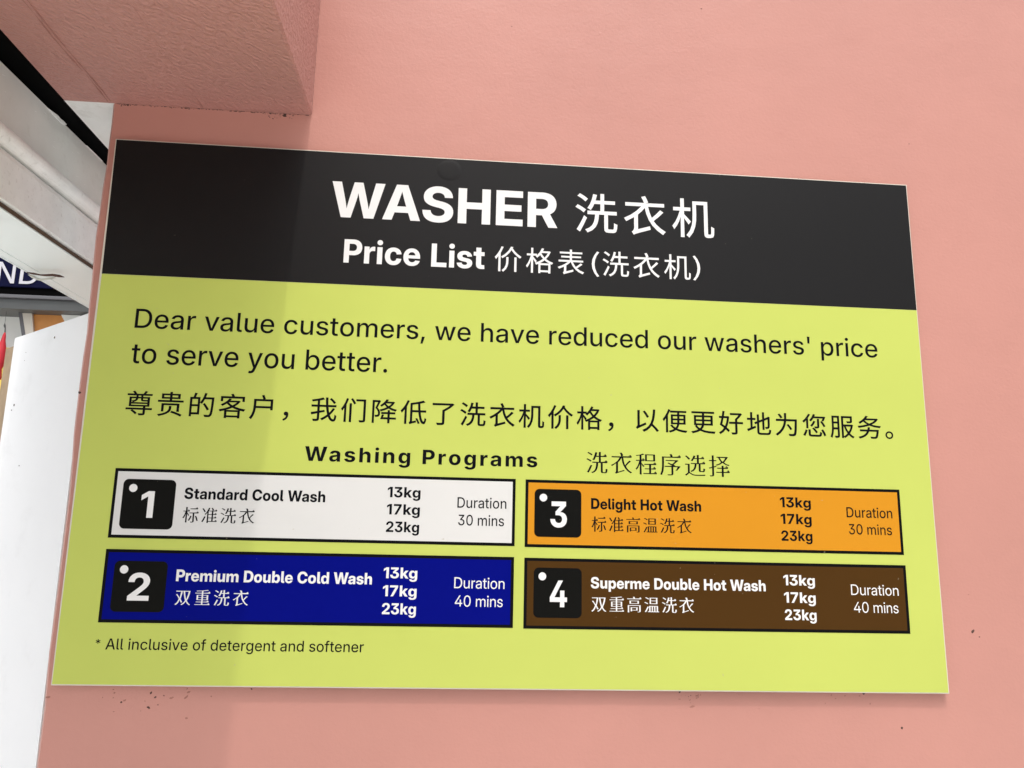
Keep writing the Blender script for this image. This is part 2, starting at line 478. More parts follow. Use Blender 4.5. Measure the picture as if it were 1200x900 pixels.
# torn tape hanging from the lower sheet
tape = thing('torn_tape', 'torn scrap of tape peeling off the pale sheet edge', 'tape', (-0.60, 0.25, 1.933))
bm = bmesh.new()
def strip(pts, w, th=0.0006):
    rows = []
    for i, p in enumerate(pts):
        ww = w[i]
        rows.append([bm.verts.new((p[0] - ww, p[1] + rnd.uniform(-.002, .002), p[2])), bm.verts.new((p[0] + ww, p[1] + rnd.uniform(-.002, .002), p[2] + rnd.uniform(-.001, .001))),
                     bm.verts.new((p[0] + ww, p[1], p[2] + th)), bm.verts.new((p[0] - ww, p[1], p[2] + th))])
    for a, b in zip(rows, rows[1:]):
        for k in range(4): bm.faces.new((a[k], a[(k + 1) % 4], b[(k + 1) % 4], b[k]))
    bm.faces.new(rows[0]); bm.faces.new(rows[-1][::-1])
strip([(-0.5915, 0.1380, 1.9310), (-0.5860, 0.1400, 1.9275), (-0.5790, 0.1440, 1.9280), (-0.5720, 0.1450, 1.9300), (-0.5650, 0.1450, 1.9318)], [0.002, 0.003, 0.002, 0.003, 0.001])
strip([(-0.5905, 0.1560, 1.9312), (-0.5870, 0.1500, 1.9290), (-0.5760, 0.1470, 1.9300), (-0.5680, 0.1500, 1.9316)], [0.003, 0.003, 0.002, 0.002])
bt = bmesh.new()                                              # the dark tear it hangs from
add_tube(bt, [(-0.5930, 0.1330, 1.9325), (-0.5860, 0.1340, 1.9318), (-0.5790, 0.1375, 1.9316), (-0.5720, 0.1370, 1.9314), (-0.5640, 0.1350, 1.9314), (-0.5570, 0.1385, 1.9316), (-0.5540, 0.1440, 1.9322)], [0.0006, 0.0012, 0.0009, 0.0014, 0.0016, 0.0016, 0.0005], 6)
tear = obj('tear_edge', bt, 'grime', tape)
tear.matrix_parent_inverse = Matrix.Translation((0.60, -0.25, -1.933))

tape_mesh = obj('tape_scrap', bm, 'tape', tape)
tape_mesh.matrix_parent_inverse = Matrix.Translation((0.60, -0.25, -1.933))

# ------------------------------------------------------------------ white board at the bottom left, fixed at an angle behind the corner
A = Vector((-0.4866, 0.06, 0)); Bp = Vector((-0.6257, 0.1917, 0))
door = thing('white_board', 'white hoarding board with plywood edge behind the left wall corner', 'board', (A.x, A.y, 0))
dirv = (Bp - A).normalized(); nrm = Vector((dirv.y, -dirv.x, 0))
if nrm.y > 0: nrm = -nrm
def dbox(name, s0, s1, d0, d1, z0, z1, mat, bev):
    bm = bmesh.new(); add_box(bm, (s0, d0, z0), (s1, d1, z1), bev)
    for v in bm.verts:
        v.co = A + dirv * v.co.x - nrm * v.co.y + Vector((0, 0, v.co.z))
    o = obj(name, bm, mat, door); o.matrix_parent_inverse = Matrix.Translation((-A.x, -A.y, 0))
LEN = (Bp - A).length
dbox('board_face', -0.045, LEN, 0.0, 0.018, 0.02, 1.8646, 'door', 0.0015)
dbox('plywood_edge', LEN + 0.0005, LEN + 0.034, 0.004, 0.016, 0.02, 1.8565, 'wood', 0.001)
for s, z, r in ((0.075, 1.848, 0.0022), (0.164, 1.776, 0.0020), (0.169, 1.770, 0.0012), (0.125, 1.70, 0.0011), (0.15, 1.84, 0.0006), (0.151, 1.83, 0.0005)):
    bm = bmesh.new()
    add_flake(bm, s, z, r, rnd)
    for v in bm.verts: v.co = A + dirv * v.co.x - nrm * v.co.y + Vector((0, 0, v.co.z))
    o = obj('dark_speck', bm, 'grime', door); o.matrix_parent_inverse = Matrix.Translation((-A.x, -A.y, 0))

# ------------------------------------------------------------------ shop front across the way (seen in the gap)
GL = {
'B': {
 ' ': (269, ''),
 '1': (414, '359 728 359 0 200 0 200 582 197 582 30 472 30 615 202 728'),
 '2': (645, '61 0 61 118 327 349 355 375 380 400 401 424 417 449 424 466 429 485 430 505 428 526 424 544 416 561 406 575 393 587 378 597 361 604 342 608 321 609 299 608 279 603 261 595 245 583 232 569 222 552 214 533 209 511 208 486 55 486 57 523 64 558 74 590 88 620 106 646 128 670 153 690 181 707 212 721 246 731 282 736 321 738 359 737 395 731 428 723 459 711 487 695 511 677 533 656 551 633 566 606 576 578 583 548 585 515 583 484 577 455 567 427 552 399 533 371 510 342 481 312 448 280 409 245 285 134 285 131 590 131 590 0'),
 '3': (645, '318 -11 276 -9 237 -3 201 7 168 21 139 38 113 58 91 81 72 106 57 134 46 164 40 195 37 228 196 228 199 207 204 188 213 170 225 155 239 142 256 132 275 124 295 120 318 118 340 120 361 124 379 132 395 142 409 155 420 171 429 189 434 208 435 230 433 250 428 269 420 286 408 301 392 314 374 324 353 332 329 337 303 338 210 338 210 438 373 594 373 596 76 596 76 728 566 728 566 606 330 388 330 423 371 426 409 424 444 418 476 408 504 394 528 377 549 357 567 334 581 309 591 282 597 253 599 222 596 188 590 157 578 127 563 100 543 75 520 53 494 35 464 18 431 6 396 -4 358 -9'),
 '4': (645, '22 140 22 267 316 728 475 728 186 270 186 267 623 267 623 140/378 0 378 178 380 235 380 454 530 454 530 0'),
 '7': (645, '115 0 414 591 414 593 65 593 65 728 580 728 580 594 281 0'),
 'A': (741, '12 0 262 728 476 728 729 0 547 0 440 334 417 411 395 491 372 575 348 667 389 667 365 575 342 490 320 410 298 334 191 0/177 154 177 282 565 282 565 154'),
 'E': (612, '55 0 55 728 572 728 572 591 218 591 218 434 545 434 545 300 218 300 218 137 572 137 572 0'),
 'H': (732, '55 0 55 728 218 728 218 440 514 440 514 728 677 728 677 0 514 0 514 303 218 303 218 0'),
 'L': (563, '55 0 55 728 218 728 218 137 536 137 536 0'),
 'P': (642, '55 0 55 728 347 728 387 726 424 720 459 710 490 697 518 680 543 660 564 637 582 611 596 583 606 551 612 518 614 482 612 446 606 413 596 382 582 353 564 327 542 304 517 285 488 268 457 255 422 245 385 239 345 238 152 238 152 371 327 371 352 372 374 377 394 385 411 395 425 408 436 424 444 441 449 461 451 482 449 504 444 523 436 541 425 556 411 569 394 579 374 587 352 591 327 593 218 593 218 0'),
 'R': (657, '55 0 55 728 349 728 389 726 426 720 460 711 492 698 520 682 545 662 566 640 584 614 598 586 608 555 614 522 616 486 614 451 608 418 597 388 583 360 564 335 542 313 517 295 488 279 456 266 421 258 383 252 342 250 153 250 153 380 329 380 354 382 376 386 396 393 413 402 427 415 438 429 446 446 451 465 453 486 451 508 446 527 438 544 427 559 413 571 396 581 376 588 354 592 328 593 218 593 218 0/461 0 291 330 464 330 637 0'),
 'S': (660, '334 -11 290 -9 248 -4 210 5 175 17 144 33 116 53 92 75 72 101 57 131 45 163 38 198 36 237 192 237 195 214 202 193 212 175 225 159 241 146 261 136 283 129 307 124 334 123 359 124 381 128 401 134 419 142 433 152 445 163 454 177 459 192 461 208 460 222 455 235 448 247 437 257 424 266 407 274 387 282 363 289 336 296 260 313 212 326 171 342 135 362 105 385 86 406 71 430 60 456 54 484 52 515 54 547 61 578 72 606 88 632 107 656 130 677 157 695 186 710 219 723 254 731 292 737 332 738 373 737 411 731 446 722 478 710 508 695 533 676 556 654 574 630 589 603 600 574 607 542 610 508 456 508 452 529 445 548 434 565 420 579 402 590 382 598 359 603 333 604 300 602 272 594 249 582 231 566 224 553 219 539 217 524 219 510 223 497 231 486 247 471 270 459 299 449 334 440 400 425 435 417 467 407 497 395 523 382 547 367 567 351 584 333 599 313 610 291 618 268 622 242 624 214 622 181 615 149 605 120 589 94 570 70 547 49 520 31 490 16 456 4 419 -4 378 -9'),
 'W': (1026, '207 0 12 728 189 728 267 388 287 291 304 190 321 91 289 91 307 190 326 291 347 388 430 728 596 728 678 388 700 291 719 190 737 91 704 91 721 190 739 291 758 388 836 728 1014 728 819 0 636 0 541 368 529 424 517 485 505 552 491 623 535 623 520 552 509 486 498 425 485 368 390 0'),
 'c': (576, '298 -11 259 -9 222 -3 188 8 157 23 129 42 104 65 82 91 64 120 50 152 40 187 33 224 31 263 33 303 40 340 50 375 64 407 82 437 104 463 129 485 157 504 188 519 222 530 259 536 298 539 331 537 363 532 393 524 421 513 446 500 469 483 489 465 507 444 521 420 533 395 541 367 546 338 396 327 391 346 385 363 376 378 365 390 352 401 336 408 319 412 300 414 278 412 259 406 242 396 227 382 214 364 205 344 198 320 193 293 192 264 193 235 198 208 205 184 214 163 227 146 242 132 259 122 278 116 300 113 319 115 336 120 352 127 365 137 376 150 385 166 391 183 396 203 546 192 542 162 534 135 522 109 508 85 491 64 470 45 447 28 422 14 394 3 364 -5 332 -10'),
 'e': (581, '298 -11 259 -9 222 -3 188 8 157 23 129 42 104 64 82 90 64 119 50 151 40 186 33 223 31 263 33 303 40 340 50 374 64 407 82 436 104 462 128 484 156 504 187 519 220 530 255 536 293 539 330 537 364 530 397 520 427 506 454 488 479 466 500 441 518 412 533 381 543 346 549 308 552 267 552 225 88 225 88 321 476 321 403 299 402 323 398 345 391 364 381 381 369 395 354 406 337 415 317 419 295 421 274 419 254 415 237 406 222 395 209 381 199 364 192 345 188 324 186 301 186 232 188 207 193 184 200 164 211 146 224 132 240 120 259 112 280 107 302 105 326 107 348 112 367 121 382 133 394 148 403 165 546 154 536 123 520 94 500 68 476 45 447 25 414 10 379 -2 340 -9'),
 'g': (619, '302 -213 255 -211 213 -204 176 -193 144 -178 116 -160 94 -138 76 -114 63 -87 54 -57 199 -43 207 -58 218 -72 233 -84 252 -93 275 -98 301 -100 326 -98 347 -93 365 -85 381 -74 393 -59 402 -41 407 -20 409 5 409 92 403 92 389 67 370 45 347 28 320 15 289 7 253 4 222 6 192 12 165 22 139 36 115 53 94 74 76 98 60 126 48 157 39 191 33 227 31 267 33 308 39 346 48 381 61 413 77 441 95 466 116 488 140 506 166 520 193 530 222 536 252 538 277 537 300 533 320 526 348 512 371 494 391 472 406 447 409 447 409 529 565 529 565 18 563 -20 557 -55 547 -85 532 -113 514 -137 493 -157 468 -174 440 -188 398 -202 352 -210/300 126 322 128 342 134 360 143 375 157 388 173 398 193 406 216 410 241 412 269 410 297 406 323 398 346 388 366 375 382 360 396 342 406 322 412 300 414 279 412 260 406 242 396 227 383 215 366 205 346 198 323 194 297 193 269 194 241 198 215 205 192 215 173 228 156 242 143 260 134 279 128'),
 'i': (265, '53 0 53 529 212 529 212 0/132 590 109 593 88 601 71 614 57 630 48 649 46 671 48 692 57 711 71 728 88 741 109 748 132 751 155 748 176 741 194 728 208 711 216 692 219 671 216 649 208 630 194 614 176 601 155 593'),
 'k': (572, '196 145 196 334 216 334 383 529 566 529 335 260 296 260/53 0 53 728 212 728 212 0/391 0 238 225 342 336 575 0'),
 'r': (398, '53 0 53 529 206 529 206 436 210 436 221 466 237 491 256 510 280 523 307 531 337 534 362 533 383 531 383 395 371 397 355 399 318 400 298 398 280 394 263 386 248 376 236 363 225 347 218 329 213 308 212 285 212 0'),
 's': (547, '276 -12 232 -9 191 -3 154 9 121 24 92 44 68 67 49 95 36 125 29 159 181 170 187 149 198 132 212 118 230 108 251 102 277 100 300 102 320 106 336 114 348 124 355 136 358 150 356 162 350 172 341 181 328 188 312 194 292 199 198 217 162 226 130 238 103 252 81 270 64 291 51 315 44 341 42 370 45 403 54 433 70 459 91 483 118 502 149 518 186 529 226 536 271 538 315 536 355 529 390 518 421 503 448 484 470 461 487 435 498 406 505 374 361 364 357 381 348 397 335 410 318 420 298 426 275 428 254 426 236 421 220 414 209 404 202 392 199 378 201 367 206 357 214 348 226 340 242 334 261 329 362 310 400 301 432 290 459 276 480 259 497 240 509 218 516 194 519 166 517 140 511 116 501 93 488 73 464 48 436 27 402 10 364 -2 322 -9'),
 't': (379, '353 529 353 408 9 408 9 529/91 665 250 665 250 166 251 151 254 139 260 131 269 125 281 121 297 120 310 120 325 121 339 122 350 123 359 3 339 0 315 -2 264 -3 231 -2 202 2 176 10 153 20 134 34 115 54 102 80 94 110 91 145'),
},
'C': {
 ' ': (269, ''),
 'C': (728, '375 -12 326 -9 281 -1 237 13 196 33 159 58 126 87 97 122 72 162 52 206 37 254 29 307 26 363 29 420 37 473 52 522 72 566 96 606 126 640 159 670 196 695 237 714 281 728 326 736 375 739 418 737 459 731 498 720 534 705 567 686 597 664 624 638 648 609 668 577 684 542 695 504 703 463 528 463 521 491 510 516 495 537 477 555 456 569 433 580 406 586 378 588 342 585 310 576 282 561 257 540 237 515 221 484 210 448 203 408 200 363 203 319 210 279 221 244 237 213 257 187 282 167 310 152 342 143 378 140 406 142 432 148 456 158 477 172 495 190 509 211 521 236 528 263 703 263 695 223 683 185 667 150 648 118 624 89 597 63 567 41 534 23 498 8 459 -3 418 -10'),
 'D': (705, '316 0 124 0 124 144 308 144 340 146 369 151 395 158 419 169 439 183 457 200 472 220 484 243 496 278 503 318 505 364 503 409 495 450 483 485 471 508 456 528 438 545 418 558 394 569 368 577 338 582 306 583 120 583 120 728 317 728 370 725 420 716 466 702 509 683 547 658 581 629 610 595 635 557 654 514 668 468 677 418 679 364 677 310 668 260 654 214 635 171 611 132 582 99 548 69 510 45 467 25 421 11 370 3/221 728 221 0 48 0 48 728'),
 'H': (722, '48 0 48 728 221 728 221 444 501 444 501 728 674 728 674 0 501 0 501 297 221 297 221 0'),
 'P': (638, '48 0 48 728 344 728 385 726 423 720 458 711 490 698 519 681 544 661 566 639 584 613 599 584 609 553 615 519 618 482 615 446 609 412 599 381 584 352 566 326 543 303 518 284 489 267 457 254 422 244 384 239 343 237 145 237 145 381 332 381 355 382 376 386 394 393 410 403 424 414 434 429 442 445 447 463 448 482 447 502 442 520 434 536 424 550 410 562 394 571 376 578 355 582 332 584 221 584 221 0'),
 'S': (667, '336 -12 289 -10 246 -4 207 5 172 18 140 34 112 54 88 77 69 104 53 133 42 166 35 202 33 240 198 240 201 218 207 198 216 180 229 164 245 151 264 141 286 133 310 129 337 127 373 130 403 137 420 145 435 155 447 166 455 179 461 193 462 208 459 228 449 245 439 255 425 264 408 272 388 279 364 286 337 293 262 308 221 318 185 330 153 345 125 362 101 382 82 404 66 428 56 454 49 483 47 513 49 546 56 577 67 605 83 632 103 656 126 677 153 695 183 711 216 723 252 732 291 737 332 739 374 737 413 732 449 723 482 711 512 695 538 676 561 654 580 629 595 601 606 570 614 537 617 501 456 501 453 523 446 542 435 559 420 574 402 585 382 593 360 598 334 600 303 597 275 590 252 578 235 562 227 550 222 536 220 522 223 503 232 487 242 477 255 469 271 461 290 454 313 448 339 442 403 429 442 420 476 410 507 398 534 385 558 371 579 355 596 337 609 317 620 296 628 273 632 247 633 220 631 185 625 153 614 123 598 96 578 71 555 50 527 31 496 16 461 4 422 -5 381 -10'),
 'W': (1014, '197 0 3 728 189 728 262 400 283 303 301 206 318 109 281 109 300 206 320 303 342 400 421 728 593 728 672 400 694 303 714 206 733 109 695 109 713 206 731 303 751 400 825 728 1012 728 817 0 625 0 531 371 521 416 510 467 502 505 493 548 483 595 531 595 521 548 512 505 504 467 493 416 483 371 389 0'),
 'a': (566, '205 -9 172 -7 141 -1 114 8 89 21 68 38 51 59 38 83 31 112 28 144 30 172 35 196 44 217 56 236 70 252 87 265 117 281 151 293 189 301 228 306 257 309 282 312 302 315 319 318 333 323 342 328 352 338 355 352 355 355 352 369 346 382 335 393 320 401 303 406 281 407 259 406 240 400 225 392 213 380 205 366 201 349 47 349 52 384 63 416 79 444 101 469 128 489 160 506 198 517 240 524 287 527 323 525 356 521 386 515 413 506 438 494 459 480 477 463 492 444 504 423 512 400 517 375 519 348 519 0 357 0 357 73 355 73 338 47 319 27 296 11 270 0 240 -7/255 100 282 103 307 111 327 124 343 141 350 155 355 169 356 186 356 233 340 227 319 222 293 217 263 212 242 207 223 201 207 192 195 181 188 168 185 151 187 137 194 124 205 114 219 106 235 102'),
 'b': (609, '361 -11 328 -9 298 -1 271 11 247 29 227 52 212 80 211 80 211 0 47 0 47 728 213 728 213 446 214 446 231 471 252 491 275 507 301 518 330 525 362 527 394 525 424 518 452 508 477 493 501 474 522 452 540 427 555 398 568 367 577 333 582 297 584 259 582 219 577 182 568 148 556 117 541 88 523 63 502 41 478 22 452 8 424 -3 393 -9/314 122 335 123 353 129 369 138 383 150 394 166 404 185 411 207 415 231 416 259 415 286 411 310 404 332 394 351 383 366 369 379 353 388 335 393 314 395 294 393 275 387 258 378 243 365 230 349 220 331 212 309 208 285 206 259 208 232 212 208 220 186 230 167 243 151 258 138 275 129 294 123'),
 'd': (609, '249 -11 216 -9 186 -3 157 8 131 22 108 41 87 63 69 88 53 117 41 148 33 182 28 219 26 259 28 297 33 333 42 367 54 398 69 427 88 452 109 474 132 493 158 508 186 518 216 525 247 527 279 525 308 518 334 507 358 491 378 471 396 446 396 446 396 728 562 728 562 0 398 0 398 80 398 80 382 52 362 29 339 11 312 -1 281 -9/295 122 316 123 334 129 352 138 367 151 379 167 390 186 397 208 402 232 403 259 402 285 397 309 390 331 379 349 367 365 352 378 334 387 316 393 295 395 275 393 257 388 241 379 227 366 215 351 206 332 199 310 195 286 193 259 195 231 199 207 206 185 215 166 227 150 241 138 257 129 275 123'),
 'e': (571, '291 -12 252 -10 216 -3 183 8 152 23 124 42 99 64 77 89 59 118 44 150 34 184 28 219 26 258 28 296 34 332 45 366 59 397 77 426 99 452 123 474 151 493 182 508 214 519 249 525 286 527 324 525 359 519 392 508 422 493 450 475 474 453 496 428 514 400 528 369 539 335 545 299 547 262 547 217 80 217 80 316 469 316 394 296 392 317 388 337 381 354 372 369 360 382 346 392 329 399 311 403 290 405 270 403 252 399 235 392 221 382 209 369 200 354 193 337 188 317 187 296 187 223 189 201 193 180 200 162 210 146 222 133 237 122 255 114 275 110 296 108 320 110 341 115 359 124 374 135 386 149 394 165 543 165 534 132 519 101 498 73 473 49 443 28 409 11 372 -2 333 -9'),
 'g': (609, '300 -211 263 -210 228 -205 197 -199 169 -189 137 -172 110 -152 88 -128 71 -102 59 -72 51 -40 210 -40 216 -55 226 -68 240 -79 257 -87 278 -91 300 -93 323 -91 342 -86 359 -78 373 -67 384 -52 392 -34 396 -13 398 12 398 91 397 91 382 63 362 41 338 24 311 12 281 5 249 3 216 5 186 12 157 22 131 37 108 55 87 76 69 101 53 129 38 170 29 214 26 263 28 300 33 336 42 369 54 400 69 428 88 453 109 474 132 493 158 508 186 518 216 525 247 527 279 524 309 517 335 506 359 489 380 469 397 443 398 443 398 516 562 516 562 27 560 -13 554 -49 544 -81 530 -109 513 -133 492 -154 467 -172 439 -186 409 -197 375 -205 339 -209/295 133 316 135 334 140 352 149 367 162 379 177 390 196 397 217 402 240 403 266 402 291 397 315 390 336 379 354 367 369 352 382 334 391 316 396 295 398 275 396 257 391 241 382 227 370 215 355 206 337 199 316 195 292 193 266 195 239 199 216 206 195 215 176 227 161 241 149 257 140 275 135'),
 'h': (599, '213 281 213 0 47 0 47 728 213 728 213 378 186 378 199 410 215 439 234 465 255 486 280 504 308 517 339 524 374 527 410 524 442 516 470 503 495 484 515 461 531 433 543 401 550 364 552 324 552 0 386 0 386 290 384 318 377 342 364 361 348 374 327 382 302 385 276 382 255 374 242 365 232 354 224 340 218 323 214 303'),
 'i': (260, '47 0 47 516 213 516 213 0/130 567 105 570 83 578 64 591 50 608 41 629 38 652 41 674 50 694 64 712 83 725 104 733 129 735 155 733 177 725 195 712 210 694 218 674 221 651 218 628 210 608 195 591 177 578 155 570'),
 'l': (289, '227 0 191 1 159 6 132 12 109 22 90 35 74 50 62 69 54 92 49 118 47 148 47 728 213 728 213 164 214 151 217 141 223 134 230 129 241 126 253 125 264 125 275 125 275 0 251 0'),
 'm': (900, '47 0 47 516 207 516 207 396 199 396 209 424 221 448 236 470 254 487 273 502 294 513 317 521 340 525 364 527 393 525 419 518 444 508 467 493 486 474 502 452 513 426 520 396 505 396 513 422 524 446 539 467 558 485 578 500 601 512 626 520 652 525 679 527 711 524 741 517 769 505 793 488 814 467 831 442 843 413 851 380 853 343 853 0 687 0 687 307 685 332 677 354 665 370 649 383 630 390 609 392 586 390 567 381 551 368 539 351 532 329 529 304 529 0 371 0 371 309 368 333 361 353 349 370 334 382 315 390 293 392 272 390 252 381 236 368 224 350 216 328 213 301 213 0'),
 'n': (599, '213 281 213 0 47 0 47 516 211 516 211 378 186 378 199 410 215 439 234 465 255 486 280 504 308 517 339 524 374 527 410 524 442 516 470 503 495 484 515 461 531 433 543 401 550 364 552 324 552 0 386 0 386 290 384 318 377 342 364 361 348 374 327 382 302 385 276 382 255 374 242 365 232 354 224 340 218 323 214 303'),
 'o': (592, '296 -12 257 -10 221 -3 186 7 155 22 126 40 101 62 78 87 60 116 45 147 34 181 28 218 26 258 28 297 34 334 45 368 60 400 78 428 101 453 126 475 155 494 186 508 221 519 257 525 296 527 335 525 372 519 406 508 438 494 466 475 492 453 514 428 532 400 547 368 558 334 564 297 566 258 564 218 558 181 547 147 532 116 514 87 492 62 466 40 438 22 406 7 372 -3 335 -10/296 120 315 122 333 128 349 136 364 149 376 164 386 183 393 205 397 230 399 258 397 286 393 311 386 332 376 351 364 367 349 379 333 388 315 393 296 395 277 393 259 388 243 379 229 367 216 351 207 332 199 311 195 286 193 258 195 230 199 205 207 183 216 164 229 149 243 136 259 128 277 122'),
 'p': (609, '47 -204 47 516 211 516 211 448 213 448 230 472 251 492 274 507 301 518 330 525 362 527 394 525 424 518 452 508 477 493 501 474 522 452 540 427 555 398 568 367 577 333 582 297 584 259 582 219 577 182 568 148 556 117 541 88 523 63 502 41 478 22 452 8 424 -3 393 -9 361 -11 328 -9 299 -1 272 11 250 28 230 50 215 77 213 77 213 -204/314 122 335 123 353 129 369 138 383 150 394 166 404 185 411 207 415 231 416 259 415 286 411 310 404 332 394 351 383 366 369 379 353 388 335 393 314 395 294 393 275 387 258 378 243 365 230 349 220 331 212 309 208 285 206 259 208 232 212 208 220 186 230 167 243 151 258 138 275 129 294 123'),
 'r': (391, '47 0 47 516 208 516 208 425 209 425 220 455 235 478 253 496 276 508 303 515 335 518 359 517 380 517 380 380 369 380 352 381 314 381 295 380 278 375 262 368 247 357 236 344 226 328 219 310 214 289 213 265 213 0'),
 's': (537, '274 -13 228 -10 186 -3 148 9 114 25 85 46 60 70 42 98 29 130 23 165 186 165 191 147 199 131 212 119 228 109 248 104 271 102 293 103 311 107 326 114 337 123 344 134 346 147 344 158 339 167 330 175 318 181 302 187 283 191 190 208 154 216 123 228 96 242 74 260 57 281 44 304 37 330 34 359 37 392 47 421 62 448 83 471 110 490 141 506 178 517 219 524 264 526 310 524 351 517 388 505 421 488 448 468 470 443 487 415 497 384 501 349 349 349 346 366 338 381 326 394 310 404 291 410 270 412 250 411 232 407 218 399 208 390 202 379 200 367 201 357 206 348 214 340 232 330 256 323 359 305 396 296 428 285 455 272 476 256 493 237 505 216 512 191 514 164 512 138 507 114 497 92 484 71 461 47 433 26 400 9 361 -3 319 -10'),
 't': (390, '369 516 369 387 9 387 9 516/97 656 263 656 263 172 264 157 268 146 273 138 282 132 294 129 311 128 325 128 342 128 358 128 369 128 369 0 353 0 330 0 275 0 240 1 209 6 182 13 159 22 140 35 125 50 113 69 104 91 99 116 97 144'),
 'u': (599, '225 -11 190 -9 158 0 129 13 105 31 84 55 68 83 57 115 49 151 47 192 47 516 213 516 213 226 215 197 223 174 235 155 252 141 273 133 298 131 323 133 345 142 357 151 367 162 376 176 382 193 385 212 386 235 386 516 552 516 552 0 389 0 389 138 414 138 400 105 384 77 365 51 344 29 320 12 292 -1 260 -9'),
},
'X': {
 ' ': (269, ''),
 'P': (650, '61 0 61 728 352 728 392 726 429 720 462 710 493 696 521 679 545 658 566 635 583 608 597 579 607 548 613 514 615 479 613 443 607 410 597 379 583 350 565 324 544 301 519 281 491 263 460 250 426 240 388 234 348 232 164 232 164 361 320 361 347 362 371 367 392 376 409 387 423 401 434 417 442 436 447 457 449 479 447 502 442 522 434 541 423 557 409 571 392 582 371 590 347 595 320 596 222 596 222 0'),
 'W': (1048, '218 0 23 728 200 728 278 388 288 339 297 287 314 179 323 126 331 76 301 76 310 126 319 179 338 287 348 339 358 388 442 728 607 728 689 388 700 339 710 287 729 179 738 126 747 76 717 76 725 126 733 179 751 287 760 339 770 388 848 728 1025 728 830 0 647 0 556 354 541 422 529 496 504 650 544 650 530 574 519 498 507 424 492 354 401 0'),
 'a': (584, '212 -10 178 -8 147 -2 119 8 93 22 72 40 55 62 42 88 34 118 31 152 33 181 39 206 48 229 60 248 75 265 93 279 123 295 158 308 196 316 236 321 265 324 290 327 311 330 329 334 343 338 353 344 361 351 365 359 367 370 367 372 364 392 357 408 346 421 330 430 310 436 287 438 262 436 241 430 224 421 209 409 198 395 191 378 47 400 57 430 72 457 91 481 115 502 142 520 173 534 208 544 246 551 288 553 334 550 378 542 405 533 431 521 454 508 474 491 492 472 506 450 517 426 523 399 525 369 525 0 375 0 375 76 371 76 355 51 335 30 310 13 282 0 249 -8/258 98 279 99 298 103 315 110 337 125 354 145 362 160 366 177 368 195 368 250 360 246 349 243 322 236 293 231 267 227 242 222 222 215 205 205 192 192 185 177 182 158 185 140 192 125 204 113 219 105 237 99'),
 'g': (635, '306 -216 262 -214 221 -208 185 -198 152 -185 124 -169 100 -149 81 -127 67 -103 57 -77 194 -45 202 -59 214 -73 230 -85 250 -95 275 -101 306 -103 331 -102 354 -97 373 -89 390 -79 403 -65 412 -47 418 -27 420 -3 420 96 408 96 395 73 379 53 357 34 330 20 309 13 285 9 258 8 218 11 182 20 147 36 123 52 102 72 83 96 67 123 54 155 45 190 39 230 37 273 39 318 45 359 55 396 68 429 85 458 103 484 125 505 149 522 183 539 219 549 258 553 286 551 311 546 334 538 362 521 384 499 402 476 414 453 420 453 420 546 576 546 576 8 574 -27 568 -60 557 -89 542 -116 523 -139 501 -160 475 -177 446 -191 404 -205 357 -213/310 126 332 128 352 133 370 143 385 157 397 174 407 194 414 218 419 245 420 274 419 304 414 331 407 355 397 376 385 394 370 409 352 419 332 425 310 427 287 425 267 419 250 408 235 393 222 375 213 354 206 330 202 303 200 274 202 245 206 219 213 195 223 174 235 157 250 144 268 134 287 128'),
 'h': (629, '218 314 218 0 59 0 59 728 215 728 215 409 203 409 215 440 230 469 247 493 267 514 291 531 317 543 348 550 381 553 418 550 451 542 481 528 507 509 529 485 546 456 559 424 567 387 570 347 570 0 411 0 411 318 410 341 405 361 397 379 386 394 373 406 357 415 338 420 317 422 299 420 281 416 266 409 252 399 240 387 230 372 223 355 219 335'),
 'i': (277, '59 0 59 546 218 546 218 0/138 613 116 616 97 624 79 636 65 653 57 671 54 692 57 713 65 732 79 748 97 761 116 768 138 771 161 768 180 761 198 748 212 732 220 713 223 692 220 671 212 653 198 636 180 624 161 616'),
 'm': (920, '59 0 59 546 206 546 214 407 203 407 213 440 225 468 240 491 258 511 277 527 299 539 321 547 345 552 369 554 397 551 422 544 444 533 464 516 481 495 495 468 508 435 518 397 500 397 510 431 524 461 541 487 561 508 582 525 607 537 632 547 659 552 686 554 718 551 748 544 776 532 800 515 821 494 838 468 850 439 858 405 860 368 860 0 702 0 702 335 699 362 692 384 679 401 662 413 642 420 620 423 596 420 575 411 559 398 546 380 539 358 536 332 536 0 384 0 384 338 381 362 374 383 361 400 345 413 325 420 303 423 280 420 259 412 242 398 229 379 223 364 219 347 218 327 218 0'),
 'n': (629, '218 314 218 0 59 0 59 546 209 546 211 409 203 409 215 440 230 469 247 493 267 514 291 531 317 543 348 550 381 553 418 550 451 542 481 528 507 509 529 485 546 456 559 424 567 387 570 347 570 0 411 0 411 318 410 341 405 361 397 379 386 394 373 406 357 415 338 420 317 422 299 420 281 416 266 409 252 399 240 387 230 372 223 355 219 335'),
 'o': (616, '308 -10 268 -8 230 -2 195 9 164 25 135 44 110 67 88 94 70 123 56 156 46 192 39 230 37 271 39 312 46 350 56 386 70 419 88 449 110 475 135 498 164 517 195 533 230 544 268 551 308 553 349 551 386 544 421 533 453 517 481 498 506 475 528 449 546 419 560 386 570 350 577 312 579 271 577 230 570 192 560 156 546 123 528 94 506 67 481 44 453 25 421 9 386 -2 349 -8/308 112 331 115 351 121 368 133 383 148 396 167 405 189 412 214 416 242 417 271 416 301 412 329 405 354 396 376 383 395 368 410 351 421 331 428 308 430 286 428 265 421 248 410 233 395 221 376 211 354 204 329 200 302 199 271 200 242 204 214 211 189 221 167 233 148 248 133 265 121 286 115'),
